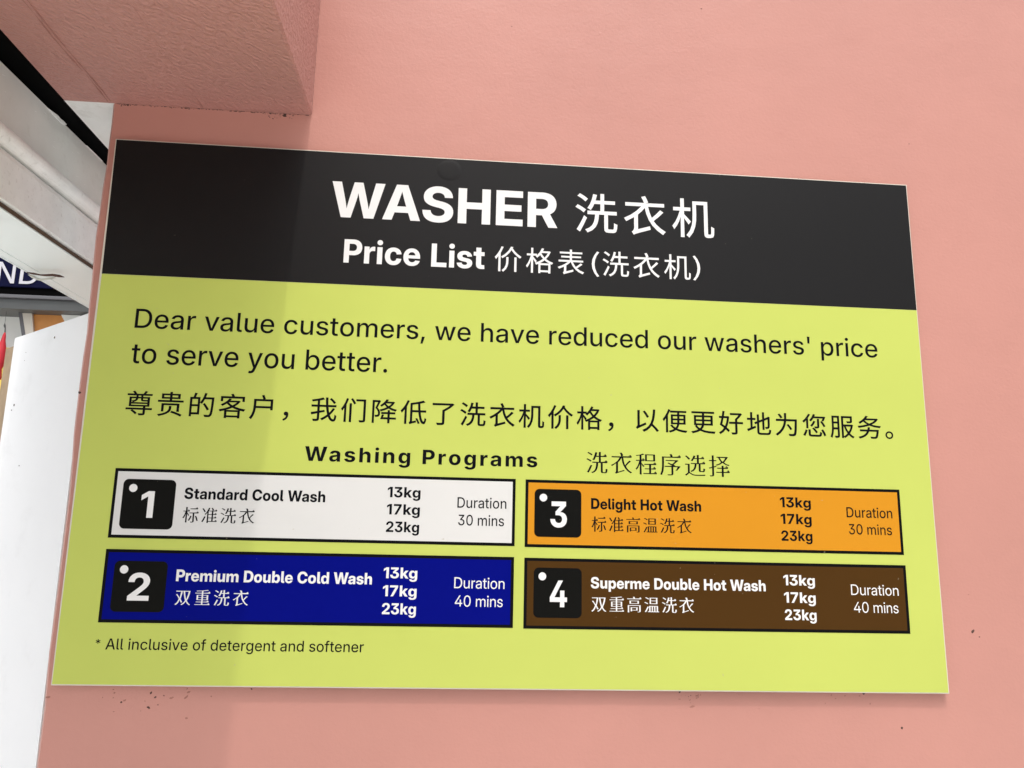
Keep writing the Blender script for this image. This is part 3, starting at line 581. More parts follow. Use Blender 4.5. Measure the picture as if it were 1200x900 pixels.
 'r': (414, '59 0 59 546 213 546 213 449 219 449 227 473 239 494 252 512 268 527 293 541 319 550 348 553 373 552 396 547 396 408 383 411 366 414 348 416 331 416 310 414 291 410 273 402 257 391 243 378 232 363 224 345 219 326 218 304 218 0'),
 's': (567, '283 -10 239 -8 199 -2 163 9 130 24 101 42 77 65 58 91 44 120 35 153 182 177 191 154 203 136 218 121 237 111 261 105 288 103 312 104 332 109 349 117 362 128 369 140 371 154 370 167 364 177 355 187 342 194 324 201 303 206 208 225 171 235 138 247 111 262 89 280 71 301 59 325 51 352 49 381 51 407 56 431 65 453 78 473 100 497 127 516 160 532 197 544 238 550 284 553 326 551 365 545 399 535 430 521 456 504 478 483 496 460 509 433 518 404 378 381 371 398 360 413 347 425 330 434 309 440 286 442 265 440 246 435 230 428 217 418 210 405 207 391 209 379 214 369 222 359 234 351 251 344 273 338 374 319 412 310 444 298 471 284 494 267 511 247 523 225 530 199 533 171 531 145 525 120 515 97 501 76 477 50 447 29 412 12 373 0 330 -8'),
},
'R': {
 ' ': (269, ''),
 "'": (294, '106 453 95 728 199 728 187 453'),
 '*': (647, '284 318 291 469 164 387 126 454 261 522 126 591 164 659 291 577 284 728 361 728 354 577 481 659 519 591 385 522 519 454 481 387 354 469 361 318'),
 ',': (269, '49 -167 92 105 202 105 124 -167'),
 '.': (269, '136 -8 118 -5 101 1 87 13 75 27 68 44 66 62 68 81 75 97 87 112 101 123 118 130 136 132 155 130 171 123 186 112 197 97 204 81 206 62 204 44 197 27 186 13 171 1 155 -5'),
 '0': (647, '323 -10 283 -8 246 1 211 15 180 34 153 59 128 89 108 123 90 163 77 207 67 255 61 307 59 363 61 420 67 472 77 520 91 564 108 604 129 638 153 668 181 693 212 713 246 727 283 735 323 738 364 735 401 727 435 713 466 693 494 668 518 638 539 604 556 564 570 520 580 472 585 420 587 363 585 307 580 255 570 206 557 163 539 123 519 89 494 59 467 34 436 15 401 1 364 -8/323 82 348 84 371 90 392 100 411 115 428 133 442 155 455 181 465 211 476 256 482 307 484 363 483 407 479 447 473 483 465 517 455 546 442 572 428 594 411 613 392 627 371 638 348 644 323 646 299 644 276 638 255 627 236 613 219 594 204 572 192 546 181 517 173 483 167 447 164 407 163 363 165 307 171 256 181 211 192 181 204 155 219 133 236 115 255 100 276 90 299 84'),
 '3': (647, '316 -10 269 -7 226 1 186 16 150 36 120 61 95 91 80 116 69 143 61 172 58 204 166 204 170 179 177 157 188 138 203 121 221 107 241 96 264 88 289 83 316 81 344 83 369 88 393 97 414 109 431 124 446 143 456 164 463 188 465 215 463 240 457 264 446 285 432 305 413 321 389 335 362 345 330 351 293 353 219 353 219 433 405 631 405 635 98 635 98 728 541 728 541 645 307 399 307 419 347 421 384 419 419 412 450 401 478 387 502 369 523 349 541 325 555 300 565 272 571 243 573 212 571 181 564 151 554 123 540 97 522 73 500 52 476 33 449 18 419 6 387 -3 352 -9'),
 'A': (694, '19 0 281 728 411 728 675 0 559 0 416 411 404 445 392 483 380 524 366 570 350 622 333 681 358 681 341 622 326 569 312 523 299 482 287 444 276 411 135 0/161 193 161 284 533 284 533 193'),
 'D': (712, '312 0 132 0 132 94 305 94 346 96 382 102 415 112 445 126 471 144 493 165 512 190 528 218 540 250 549 285 554 323 555 365 554 406 549 444 540 479 528 510 513 539 494 563 472 584 447 602 418 616 386 626 351 631 312 633 129 633 129 728 319 728 371 725 419 717 463 703 503 684 539 660 571 631 598 597 621 559 639 516 651 470 659 419 662 365 659 310 651 259 638 213 620 170 597 131 570 97 538 68 501 44 460 25 414 11 365 3/184 728 184 0 77 0 77 728'),
 'a': (554, '222 -11 189 -9 158 -2 129 8 104 22 82 41 64 63 50 89 42 119 40 152 42 181 47 206 57 227 70 245 86 261 105 273 137 288 172 299 210 307 248 312 278 316 304 319 326 322 344 325 358 329 369 334 377 341 381 350 383 361 383 365 382 383 378 400 371 415 362 428 350 439 335 447 318 454 299 458 277 459 255 458 234 454 216 448 193 435 175 419 161 400 153 381 54 398 65 429 81 456 100 479 123 499 149 515 178 528 209 537 242 542 276 544 313 541 350 535 386 522 418 504 437 489 454 470 467 448 477 422 484 393 486 359 486 0 385 0 385 74 381 74 368 54 350 34 327 16 299 2 276 -5 251 -9/244 73 273 75 298 81 320 90 339 103 355 118 367 136 376 155 381 175 383 196 383 263 375 258 363 254 346 249 327 245 288 239 269 237 252 234 224 229 197 221 174 210 157 195 148 183 143 168 142 150 143 134 147 120 155 108 170 93 191 82 216 75'),
 'b': (603, '333 -11 305 -9 280 -4 258 4 230 20 207 40 189 62 175 83 169 83 169 0 68 0 68 728 171 728 171 452 176 452 189 473 207 494 229 513 257 529 280 537 305 542 333 544 366 542 396 535 424 525 451 510 475 492 497 470 515 444 531 415 544 382 553 347 558 308 560 267 558 226 553 188 544 152 531 120 516 90 497 64 476 42 452 23 425 8 397 -2 366 -9/312 78 341 81 367 89 390 102 409 120 426 142 439 169 448 199 454 232 455 268 454 303 448 336 439 366 426 392 410 414 390 432 367 445 341 453 312 455 283 453 257 445 234 432 214 414 198 392 185 366 175 337 170 304 168 268 170 232 175 198 185 168 198 142 214 120 234 102 257 89 283 81'),
 'c': (561, '294 -12 257 -9 223 -3 191 8 162 23 135 43 112 65 91 91 74 121 60 153 51 188 45 226 43 266 45 306 51 344 60 379 74 412 91 441 112 467 135 490 162 509 191 525 223 536 257 542 294 544 335 541 374 532 410 518 442 498 469 474 491 445 509 412 520 376 421 359 414 380 405 398 393 415 378 429 361 440 341 449 319 454 294 456 263 453 236 445 213 431 193 412 177 389 164 363 155 333 149 300 147 266 149 231 155 199 164 170 177 143 193 120 213 102 236 88 263 80 294 77 319 79 341 84 361 92 378 104 393 119 405 136 415 155 422 176 521 160 510 123 493 90 470 60 443 35 411 15 375 1 336 -8'),
 'd': (603, '270 -11 237 -9 207 -2 178 8 152 23 127 42 106 64 87 90 72 120 59 152 50 188 45 226 43 267 45 308 50 347 59 382 72 415 88 444 107 470 128 492 152 510 179 525 207 535 238 542 270 544 298 542 324 537 346 529 374 513 396 494 414 473 427 452 432 452 432 728 535 728 535 0 434 0 434 83 428 83 414 62 396 40 373 20 345 4 323 -4 298 -9/291 78 320 81 346 89 369 102 389 120 405 142 418 168 428 198 433 232 435 268 433 304 428 337 418 366 405 392 389 414 369 432 346 445 320 453 291 455 262 453 236 445 213 432 193 414 177 392 164 366 155 336 150 303 148 268 150 232 155 199 165 169 177 142 194 120 214 102 236 89 262 81'),
 'e': (572, '298 -12 259 -9 224 -3 191 8 161 23 134 42 111 65 91 91 74 120 60 153 51 188 45 225 43 265 45 305 51 342 60 378 74 410 90 440 111 466 134 489 160 509 189 524 220 535 254 542 289 544 321 542 352 537 382 528 410 515 436 498 459 477 480 453 498 424 512 392 523 356 529 316 531 272 531 237 98 237 98 316 478 316 430 290 429 322 423 351 414 378 401 401 386 421 366 437 344 449 318 456 290 458 261 456 235 449 212 437 193 421 176 402 163 379 153 354 147 327 145 298 145 248 148 213 154 182 164 155 178 131 196 111 217 95 242 84 269 77 299 75 329 77 356 84 379 96 399 111 414 131 425 155 523 139 513 110 499 84 480 60 457 39 432 22 402 8 370 -3 335 -9'),
 'f': (360, '329 536 329 451 9 451 9 536/109 0 109 607 112 636 119 663 130 686 146 705 164 721 186 734 211 743 237 749 265 750 291 749 314 747 332 743 344 740 328 656 320 658 308 659 281 661 259 659 241 654 228 644 219 630 214 613 212 591 212 0'),
 'g': (604, '294 -214 254 -212 218 -207 185 -197 156 -185 130 -169 109 -151 91 -130 76 -107 66 -83 157 -54 168 -73 183 -90 202 -106 227 -119 246 -125 269 -129 294 -130 324 -128 351 -122 375 -112 395 -99 412 -81 424 -60 431 -34 433 -4 433 93 427 93 413 72 395 51 373 32 345 17 323 9 298 5 269 3 238 5 208 11 179 21 153 35 129 52 107 73 88 98 72 126 59 157 50 192 45 229 43 270 45 310 50 348 59 383 72 415 88 444 107 470 128 492 153 510 179 525 208 535 238 542 270 544 299 542 324 537 346 529 375 513 397 493 415 472 430 450 435 450 435 536 536 536 536 -4 534 -39 528 -71 518 -99 504 -124 486 -146 466 -164 443 -180 417 -192 379 -204 338 -212/292 90 321 93 347 100 370 112 389 129 406 150 419 175 428 203 434 235 436 271 434 306 428 338 419 368 406 393 390 415 370 432 347 445 321 453 292 455 263 453 237 445 214 432 194 414 177 393 165 367 155 338 150 306 148 271 150 236 155 204 165 175 178 150 194 129 214 112 237 100 263 93'),
 'h': (586, '171 315 171 0 68 0 68 728 171 728 171 404 153 404 166 438 182 467 201 491 222 510 246 525 272 535 301 542 332 544 367 541 399 533 428 521 454 503 476 480 494 452 505 428 512 401 516 371 518 338 518 0 415 0 415 326 413 355 407 380 397 401 384 420 367 434 347 445 325 451 299 453 276 451 254 446 234 437 216 425 201 410 188 391 179 369 173 344'),
 'i': (239, '68 0 68 536 171 536 171 0/120 622 103 624 87 630 74 640 63 654 56 668 54 685 56 701 63 716 74 729 87 739 103 746 120 748 137 746 153 739 167 729 177 716 184 701 186 685 184 668 177 654 166 640 153 630 137 624'),
 'l': (270, '205 -3 172 -1 143 5 120 15 101 29 87 47 76 69 70 96 68 126 68 728 171 728 171 143 172 123 175 108 181 97 189 90 201 86 217 84 227 84 234 85 246 87 259 4 248 1 235 -1'),
 'm': (875, '68 0 68 536 167 536 169 416 160 416 170 443 182 467 197 488 214 506 233 520 254 531 276 539 299 544 322 545 351 543 377 536 400 525 420 509 438 490 452 467 463 442 471 414 456 414 465 440 477 463 493 484 511 502 532 517 555 529 580 538 606 544 634 545 665 543 694 536 721 525 746 508 766 488 784 462 796 432 804 398 807 358 807 0 704 0 704 349 702 375 696 397 686 416 673 430 651 444 626 452 599 455 578 453 558 448 540 440 525 429 512 416 502 400 494 382 490 363 488 341 488 0 387 0 387 357 385 378 379 397 370 413 358 428 337 443 313 452 285 455 266 453 247 448 229 440 213 430 199 416 187 399 178 379 173 356 171 330 171 0'),
 'n': (586, '171 315 171 0 68 0 68 536 167 536 168 404 153 404 166 438 182 467 201 491 222 510 246 525 272 535 301 542 332 544 367 541 399 533 428 521 454 503 476 480 494 452 504 428 512 401 516 371 518 338 518 0 415 0 415 326 413 355 407 380 397 401 384 420 367 434 347 445 325 451 299 453 276 451 254 446 234 437 216 425 201 410 188 391 179 369 173 344'),
 'o': (588, '294 -12 257 -9 223 -3 191 8 162 23 135 42 112 65 91 91 74 121 60 153 51 188 45 226 43 266 45 306 51 344 60 379 74 412 91 441 112 467 135 490 162 509 191 525 223 536 257 542 294 544 331 542 365 536 397 525 426 509 453 490 476 467 497 441 514 412 528 379 538 344 543 306 545 266 543 226 538 188 528 153 514 121 497 91 476 65 453 42 426 23 397 8 365 -3 331 -9/294 77 325 80 352 88 375 102 395 121 412 143 425 170 434 199 439 231 441 266 439 300 434 332 425 362 412 389 395 412 375 431 352 445 325 453 294 456 263 453 236 445 213 431 193 412 177 389 164 363 155 333 149 300 147 266 149 231 155 199 164 170 177 143 193 121 213 102 236 88 263 80'),
 'p': (603, '68 -204 68 536 169 536 169 452 175 452 189 473 207 494 229 513 257 529 279 537 305 542 333 544 366 542 396 535 424 525 451 510 475 492 497 470 515 444 531 415 544 382 553 347 558 308 560 267 558 226 553 188 544 152 531 120 516 90 497 64 476 42 452 23 425 8 397 -2 366 -9 333 -11 305 -9 280 -4 258 4 230 20 208 40 190 61 176 83 171 83 171 -204/312 78 341 81 367 89 390 102 409 120 426 142 439 169 448 199 454 232 455 268 454 303 448 336 439 366 426 392 410 414 390 432 367 445 341 453 312 455 283 453 257 445 234 432 214 414 198 392 185 366 175 337 170 304 168 268 170 232 175 198 185 168 198 142 214 120 234 102 257 89 283 81'),
 'r': (369, '68 0 68 536 168 536 168 450 172 450 184 477 201 500 222 518 247 532 275 540 306 543 329 542 340 542 349 541 349 442 340 444 327 446 294 448 271 446 250 441 231 433 214 421 199 407 187 390 178 371 173 349 171 324 171 0'),
 's': (520, '261 -12 223 -10 188 -4 156 6 127 20 102 37 81 58 64 83 51 112 44 144 142 158 151 131 164 110 182 94 204 82 230 75 261 72 293 75 320 82 343 94 360 109 370 127 373 146 371 163 364 177 354 190 339 200 320 209 297 215 207 235 172 245 142 257 116 272 95 290 79 309 68 332 61 357 58 385 61 415 70 443 84 468 104 490 128 509 157 524 189 535 225 542 263 544 301 542 334 536 364 526 391 512 414 495 433 475 448 452 460 426 467 398 373 384 366 404 355 422 339 439 319 452 294 459 265 462 236 460 212 453 191 441 175 427 165 409 162 390 164 373 171 358 182 346 198 335 218 326 244 319 331 300 366 290 397 278 422 263 443 246 458 227 470 205 476 181 479 154 476 122 466 93 451 67 430 44 404 25 374 9 340 -2 302 -9'),
 't': (335, '304 536 304 451 9 451 9 536/93 669 196 669 196 143 197 123 202 108 209 97 220 89 235 84 254 82 265 83 277 84 290 85 301 86 314 2 298 -1 280 -3 243 -5 209 -2 179 4 153 15 132 31 115 50 102 74 95 101 93 133'),
 'u': (586, '254 -8 219 -5 187 2 158 15 132 33 110 56 92 84 79 117 71 155 68 198 68 536 171 536 171 210 173 181 179 156 189 134 202 116 219 102 239 91 261 85 287 83 310 85 332 90 352 98 370 110 385 126 398 145 407 167 413 192 415 221 415 536 518 536 518 0 418 0 418 132 433 132 420 98 403 69 384 45 363 25 339 11 313 0 285 -6'),
 'v': (556, '223 0 20 536 131 536 238 233 254 185 268 138 294 44 265 44 291 138 304 185 320 233 427 536 537 536 334 0'),
 'w': (808, '186 0 23 536 132 536 192 313 206 259 221 201 235 139 250 71 235 71 249 137 264 199 278 258 293 313 354 536 456 536 516 313 530 259 544 200 559 138 573 71 558 71 572 138 587 200 601 258 615 313 676 536 785 536 622 0 518 0 450 233 431 306 412 382 393 459 415 459 396 382 377 306 358 233 290 0'),
 'y': (557, '65 -199 82 -114 109 -116 131 -118 151 -116 169 -109 184 -96 193 -83 201 -68 208 -49 224 0 20 536 131 536 238 233 254 185 268 138 293 44 263 44 289 138 319 233 427 536 537 536 301 -81 289 -108 276 -131 262 -151 245 -168 227 -182 207 -193 185 -200 161 -205 135 -207 114 -206 95 -204 79 -202'),
 'N': (742, '77 0 77 728 200 728 478 287 491 266 507 240 524 210 542 177 560 141 578 103 565 95 560 172 559 210 558 246 557 277 557 302 557 728 665 728 665 0 542 0 293 393 275 421 257 452 237 486 215 525 198 555 180 588 160 624 177 631 179 579 181 530 183 487 184 449 185 418 185 394 185 0'),
},
'T': {
 ' ': (269, ''),
 '0': (646, '323 -11 284 -8 248 0 214 14 184 34 156 59 132 89 112 124 94 164 80 207 71 255 65 307 63 363 65 419 71 471 81 519 94 563 112 603 133 638 157 668 184 693 215 713 248 727 284 736 323 739 362 736 398 727 431 713 462 693 489 668 514 638 534 603 552 563 565 519 575 471 581 419 583 363 581 307 575 255 565 207 552 164 534 124 514 89 490 59 462 34 432 14 398 0 362 -8/323 68 349 70 374 77 396 88 417 103 435 123 452 147 466 174 477 205 486 240 493 278 497 319 498 363 497 408 493 450 486 488 477 522 466 554 452 581 435 605 417 624 396 640 374 651 349 657 323 660 296 657 272 651 249 640 229 624 210 605 194 581 180 554 169 522 160 488 153 450 149 408 148 363 149 319 153 278 160 240 169 205 180 174 194 147 210 123 229 103 249 88 272 77 296 70'),
 '4': (646, '45 167 45 240 374 728 467 728 145 248 145 246 600 246 600 167/407 0 407 188 407 223 407 454 493 454 493 0'),
 'D': (700, '303 0 128 0 128 79 297 79 340 82 379 88 414 99 446 114 473 133 497 156 517 182 534 212 546 246 555 283 561 322 562 365 561 408 555 447 546 483 534 516 518 546 498 572 475 595 449 614 418 629 385 640 347 646 306 648 124 648 124 728 312 728 364 725 411 717 455 703 494 684 530 660 561 631 588 598 611 559 628 517 641 470 649 420 651 365 648 310 641 259 628 213 610 170 587 131 560 97 528 68 492 44 451 25 406 11 356 3/167 728 167 0 77 0 77 728'),
 'a': (532, '222 -9 189 -7 159 -1 130 9 104 23 83 41 65 63 51 89 43 118 41 151 43 179 49 204 58 224 72 242 87 257 106 269 137 283 173 293 210 301 248 306 279 311 305 314 326 317 344 319 358 323 369 328 376 335 380 344 382 356 382 360 380 379 376 397 368 413 358 426 345 438 330 447 311 454 291 459 267 460 244 459 222 455 203 448 178 434 158 416 145 395 138 373 53 382 61 413 74 440 91 464 113 485 138 502 167 516 198 526 231 532 266 535 305 532 341 524 375 511 405 492 422 477 437 458 449 437 458 413 464 387 465 357 465 0 382 0 382 74 379 74 367 55 351 36 329 18 300 3 278 -4 252 -8/235 66 267 68 294 74 318 84 338 98 354 114 366 133 375 153 380 174 382 196 382 264 374 259 362 255 346 251 327 247 285 240 244 234 215 229 187 221 163 209 143 194 134 180 129 165 127 146 128 130 133 115 140 103 157 87 178 75 205 68'),
 'i': (218, '67 0 67 526 151 526 151 0/109 623 94 624 80 630 68 639 59 651 53 665 51 680 53 695 59 708 68 720 80 729 94 735 109 737 124 735 138 729 150 720 160 708 166 695 167 680 166 665 160 651 150 639 138 630 124 624'),
 'm': (851, '67 0 67 526 149 526 149 415 140 415 151 440 163 462 179 481 196 498 215 511 235 522 268 532 302 535 331 533 358 527 381 516 403 500 421 482 436 461 447 439 454 414 438 414 447 437 459 458 474 477 491 494 511 508 534 520 559 528 585 534 613 535 643 533 672 526 699 515 723 499 744 478 761 453 774 423 782 388 785 348 785 0 700 0 700 347 698 375 691 398 681 417 666 432 643 447 617 455 589 458 565 456 543 451 524 442 508 431 494 417 483 400 474 381 470 360 468 338 468 0 383 0 383 356 381 378 376 398 366 415 353 430 330 446 304 455 275 458 254 456 234 451 215 443 197 431 182 416 169 398 159 377 153 352 151 324 151 0'),
 'n': (562, '151 310 151 0 67 0 67 526 149 526 149 398 129 398 143 432 160 460 179 484 200 502 224 516 250 526 277 532 307 535 341 532 373 524 403 512 429 494 451 471 470 444 481 419 489 392 493 362 495 329 495 0 410 0 410 323 408 354 402 381 392 404 378 423 360 438 339 449 315 455 288 457 263 456 240 450 219 442 200 429 183 413 170 393 159 370 153 342'),
 'o': (566, '283 -12 248 -10 215 -3 184 8 156 23 130 42 107 64 88 90 71 119 57 151 48 185 42 222 40 261 42 300 48 337 57 372 71 404 88 433 107 459 130 482 156 501 184 516 215 527 248 534 283 536 318 534 351 527 382 516 410 501 436 482 458 459 478 433 495 404 508 372 518 337 523 300 525 261 523 222 518 185 508 151 495 119 478 90 458 64 436 42 410 23 382 8 351 -3 318 -10/283 65 315 67 344 76 369 90 390 109 408 132 422 160 432 191 438 225 440 261 438 298 432 332 422 363 408 391 390 414 369 434 344 448 315 457 283 459 251 457 222 448 197 434 176 415 158 391 144 363 134 332 128 298 126 261 128 224 134 191 144 160 158 132 176 109 197 90 222 76 251 67'),
 'r': (340, '67 0 67 526 148 526 148 444 151 444 163 469 179 491 199 509 223 523 250 531 281 534 302 533 312 532 319 531 319 446 312 448 300 450 285 451 268 452 247 450 228 445 209 438 193 427 179 412 167 395 158 375 153 352 151 326 151 0'),
 's': (492, '248 -12 213 -10 179 -4 148 6 121 19 96 37 76 59 60 84 49 114 42 147 125 154 130 132 138 114 149 98 163 85 186 72 214 64 247 62 273 63 296 67 316 75 334 85 348 97 358 110 364 125 366 142 363 160 356 176 345 189 329 200 310 208 287 215 201 235 167 245 138 257 113 272 92 289 76 309 65 331 58 355 56 382 58 411 67 438 80 462 99 483 121 501 148 516 179 527 212 534 248 536 283 534 315 527 344 517 370 502 392 484 410 463 425 439 435 411 440 381 360 375 354 398 344 419 327 438 312 449 293 457 272 462 248 463 218 461 192 453 170 441 154 424 144 405 141 384 143 366 150 350 162 337 179 326 200 316 225 309 307 290 342 280 372 267 397 253 417 236 432 217 443 196 449 172 452 145 449 115 440 87 425 62 406 40 382 22 353 7 321 -3 286 -10'),
 't': (316, '288 526 288 453 8 453 8 526/97 663 181 663 181 131 183 111 187 96 195 85 206 77 221 73 241 71 264 72 287 73 293 1 265 -1 235 -2 203 0 175 6 151 16 132 30 116 47 105 69 99 94 97 122'),
 'u': (562, '255 -9 221 -6 189 1 159 14 133 32 110 54 92 82 81 107 73 134 68 164 67 197 67 526 151 526 151 203 153 172 160 145 170 122 184 103 202 88 223 77 247 71 274 68 299 70 321 75 343 84 362 97 378 113 392 133 402 157 408 184 410 215 410 526 495 526 495 0 413 0 413 127 432 127 418 94 402 66 383 42 361 23 337 9 312 -1 284 -7'),
},
'J': {
 '(': (1000, '240 -197 297 -172 225 -21 183 143 169 313 183 482 225 645 297 796 240 823 161 667 110 499 93 313 110 126 161 -42'),
 ')': (1000, '100 -197 179 -42 230 126 247 313 230 499 179 667 100 823 42 796 114 645 158 482 172 313 158 143 114 -21 42 -172'),
 '。': (1000, '195 245 118 225 63 170 42 93 63 15 118 -40 195 -61 273 -40 328 15 349 93 328 170 273 225/195 -10 144 4 108 40 94 93 108 143 144 180 195 194 247 180 284 143 298 93 284 40 247 4'),
 '为': (1000, '163 788 223 710 268 636 337 669 290 741 227 817/502 373 580 270 639 174 705 210 644 304 564 403/413 843 413 724 409 602 82 602 82 527 401 527 379 417 338 305 274 195 182 88 55 -11 115 -66 249 42 347 160 414 282 456 406 479 527 826 527 817 346 807 210 795 113 781 51 765 19 747 8 721 5 660 6 565 11 583 -28 591 -67 682 -71 752 -69 799 -58 836 -28 853 4 867 56 879 134 889 241 897 383 905 563 906 587 906 602 487 602 490 723 490 843'),
 '了': (1000, '98 766 98 692 749 692 616 584 467 494 467 18 461 1 438 -5 399 -6 334 -6 254 -4 285 -80 375 -80 444 -77 493 -68 534 -40 546 17 546 456 736 580 898 727 839 770 822 766'),
 '以': (1000, '376 716 463 593 528 476 595 516 529 630 440 751/765 805 749 598 719 421 670 273 595 151 490 54 348 -21 380 -53 405 -86 528 -18 626 65 701 164 781 80 852 -4 905 -77 971 -28 908 53 826 143 737 231 792 390 826 579 846 802/142 20 156 32 180 47 219 69 280 100 370 145 496 205 485 238 476 276 241 166 241 767 161 767 161 174 139 116 101 82 123 53'),
 '们': (1000, '383 813 449 709 500 614 562 651 510 744 441 844/340 642 340 -80 413 -80 413 642/578 807 578 739 852 739 852 16 847 -2 831 -7 780 -8 700 -6 724 -77 824 -76 886 -65 918 -37 927 15 927 807/226 839 176 686 111 545 36 427 59 389 76 351 147 459 147 -79 218 -79 218 602 297 820'),
 '价': (1000, '727 454 727 -78 804 -78 804 454/442 453 442 315 438 234 419 142 372 48 286 -36 341 -88 436 8 489 114 513 219 518 314 518 453/600 847 551 748 478 647 380 551 258 467 306 408 436 501 541 607 621 720 711 603 814 501 923 421 975 482 857 562 747 669 659 788 680 834/269 844 207 694 127 557 37 442 62 406 81 368 167 478 167 -80 242 -80 242 602 342 823'),
 '低': (1000, '581 132 633 29 670 -64 729 -43 689 49 637 149/266 841 200 686 117 545 22 428 46 391 64 353 169 487 169 -78 240 -78 240 604 338 820/365 -84 382 -76 417 -63 482 -42 593 -9 591 54 449 18 449 387 680 387 702 235 731 109 770 13 819 -49 879 -71 907 -63 933 -31 955 29 972 125 945 141 917 163 908 84 895 34 878 18 846 37 817 87 792 164 770 266 753 387 956 387 956 459 745 459 728 731 827 755 915 782 851 843 717 802 552 766 378 736 379 735 378 40 364 -2 337 -21/673 459 449 459 449 680 657 716'),
 '便': (1000, '357 635 357 252 597 252 575 176 529 106 452 160 394 226 329 203 393 124 474 59 388 15 269 -21 315 -83 445 -36 540 22 655 -23 785 -55 930 -74 975 -4 834 10 706 36 593 73 645 160 671 252 917 252 917 635 679 635 679 719 952 719 952 787 330 787 330 719 604 719 604 635/427 415 604 415 604 366 603 311 427 311/679 415 844 415 844 311 678 311 679 365/427 575 604 575 604 473 427 473/679 575 844 575 844 473 679 473/258 841 199 691 122 554 35 439 60 403 79 365 161 474 161 -78 233 -78 233 596 330 821'),
 '准': (1000, '48 769 125 651 184 541 254 578 193 686 114 800/48 2 125 -33 199 129 269 305 203 341 152 218 98 100/437 397 650 397 650 263 437 263/437 464 437 599 650 599 650 464/610 809 653 736 685 665 455 665 518 819 447 836 386 684 306 547 212 435 242 410 267 382 367 509 367 -80 437 -80 437 -9 959 -9 959 59 723 59 723 197 917 197 917 263 723 263 723 397 918 397 918 464 723 464 723 599 939 599 939 665 690 665 754 697 720 765 674 838/437 197 650 197 650 59 437 59'),
 '务': (1000, '448 383 429 284 127 284 127 217 406 217 352 131 277 66 179 18 57 -14 80 -46 99 -78 234 -35 343 26 427 109 487 217 792 217 774 107 754 38 732 4 714 -4 688 -6 626 -5 535 1 559 -66 645 -70 710 -69 756 -62 791 -41 816 -8 836 47 854 131 871 249 874 271 875 284 508 284 527 377/749 677 644 595 512 530 405 588 326 663 340 677/384 846 316 755 218 663 91 582 138 526 277 619 344 554 426 500 239 453 46 425 76 359 298 397 511 460 703 402 924 371 966 439 772 459 600 498 706 558 796 629 867 714 822 745 808 741 399 741 463 831'),
 '双': (1000, '841 695 808 541 762 403 704 283 637 475 592 695/496 767 496 695 521 695 555 515 599 352 657 207 581 116 496 42 404 -15 455 -79 585 11 699 132 794 11 913 -82 967 -18 881 40 808 113 746 201 825 356 885 540 924 756 875 770 862 767/73 547 171 424 265 292 199 164 122 59 35 -20 91 -79 175 0 250 98 315 215 367 128 406 51 471 103 419 195 351 300 395 435 430 588 454 756 405 770 392 767 64 767 64 695 373 695 342 527 299 375 130 589'),
 '地': (1000, '431 751 431 476 323 430 351 363 431 397 431 79 438 12 462 -30 508 -51 580 -57 650 -57 757 -57 829 -57 893 -48 934 -18 957 39 969 126 902 154 895 83 883 39 862 17 826 11 752 11 652 11 583 11 533 16 509 36 504 77 504 428 639 486 639 144 710 144 710 516 851 576 850 465 849 376 847 312 844 279 833 256 814 251 785 252 746 253 764 187 859 195 895 216 914 261 918 311 921 395 923 507 923 641 927 655 874 675 860 664 845 650 710 593 710 845 639 845 639 563 504 507 504 751/33 155 63 79 212 146 374 220 357 288 242 239 242 531 361 531 361 602 242 602 242 833 171 833 171 602 42 602 42 531 171 531 171 209 97 179'),
 '好': (1000, '64 294 227 172 137 58 26 -19 73 -79 190 5 285 122 343 64 388 10 439 73 389 130 323 191 371 314 406 460 428 629 382 642 369 639 222 639 256 840 182 845 150 639 41 639 41 568 136 568 101 419/350 568 317 389 263 239 148 323 178 439 208 568/665 534 665 417 431 417 431 346 665 346 665 10 660 -5 644 -10 594 -10 513 -9 540 -80 638 -79 699 -68 733 -42 742 9 742 346 965 346 965 417 742 417 742 516 847 621 935 738 883 775 865 770 477 770 477 701 814 701 744 611'),
 '客': (1000, '358 532 664 532 592 466 505 406 421 463 354 528/380 667 314 587 218 508 93 439 144 385 228 432 301 483 363 422 434 368 239 291 35 241 72 174 232 214 232 -79 307 -79 307 -45 705 -45 705 -78 782 -78 782 219 922 191 970 262 763 303 577 369 691 459 780 564 729 595 715 591 415 591 462 652/504 326 619 272 744 229 280 229 395 273/307 18 307 166 705 166 705 18/434 835 480 753 77 753 77 564 152 564 152 685 852 685 852 564 928 564 928 753 566 753 508 854'),
 '尊': (1000, '686 847 656 791 620 735 367 735 388 745 351 795 305 848 242 821 311 735 67 735 67 675 382 675 382 614 147 614 147 257 651 257 651 194 46 194 46 132 270 132 226 91 320 24 392 -44 441 5 369 69 279 132 651 132 651 4 646 -10 629 -14 578 -15 492 -13 517 -80 618 -79 683 -70 716 -46 725 2 725 132 959 132 959 194 725 194 725 257 859 257 859 614 616 614 616 675 935 675 935 735 697 735 762 823/551 675 551 614 447 614 447 675/787 359 787 308 216 308 216 359/216 564 380 564 364 525 320 490 235 465 272 416 352 445 405 481 434 521 446 564 551 564 551 524 559 482 587 461 644 456 708 456 772 456 787 456 787 406 216 406/616 564 787 564 787 505 781 500 763 500 706 500 652 500 623 504 616 524'),
 '序': (1000, '373 439 586 338 231 338 231 273 545 273 545 8 540 -7 520 -12 486 -13 430 -12 359 -11 385 -81 499 -80 572 -70 610 -44 620 7 620 273 838 273 785 204 733 147 793 117 874 209 954 319 900 342 887 338 701 338 709 346 633 386 756 466 862 557 813 594 795 590 290 590 290 528 728 528 651 469 567 418 418 484/474 829 520 732 121 732 121 453 116 292 91 118 31 -41 64 -60 95 -83 159 89 187 278 194 453 194 662 956 662 956 732 606 732 579 790 546 850'),
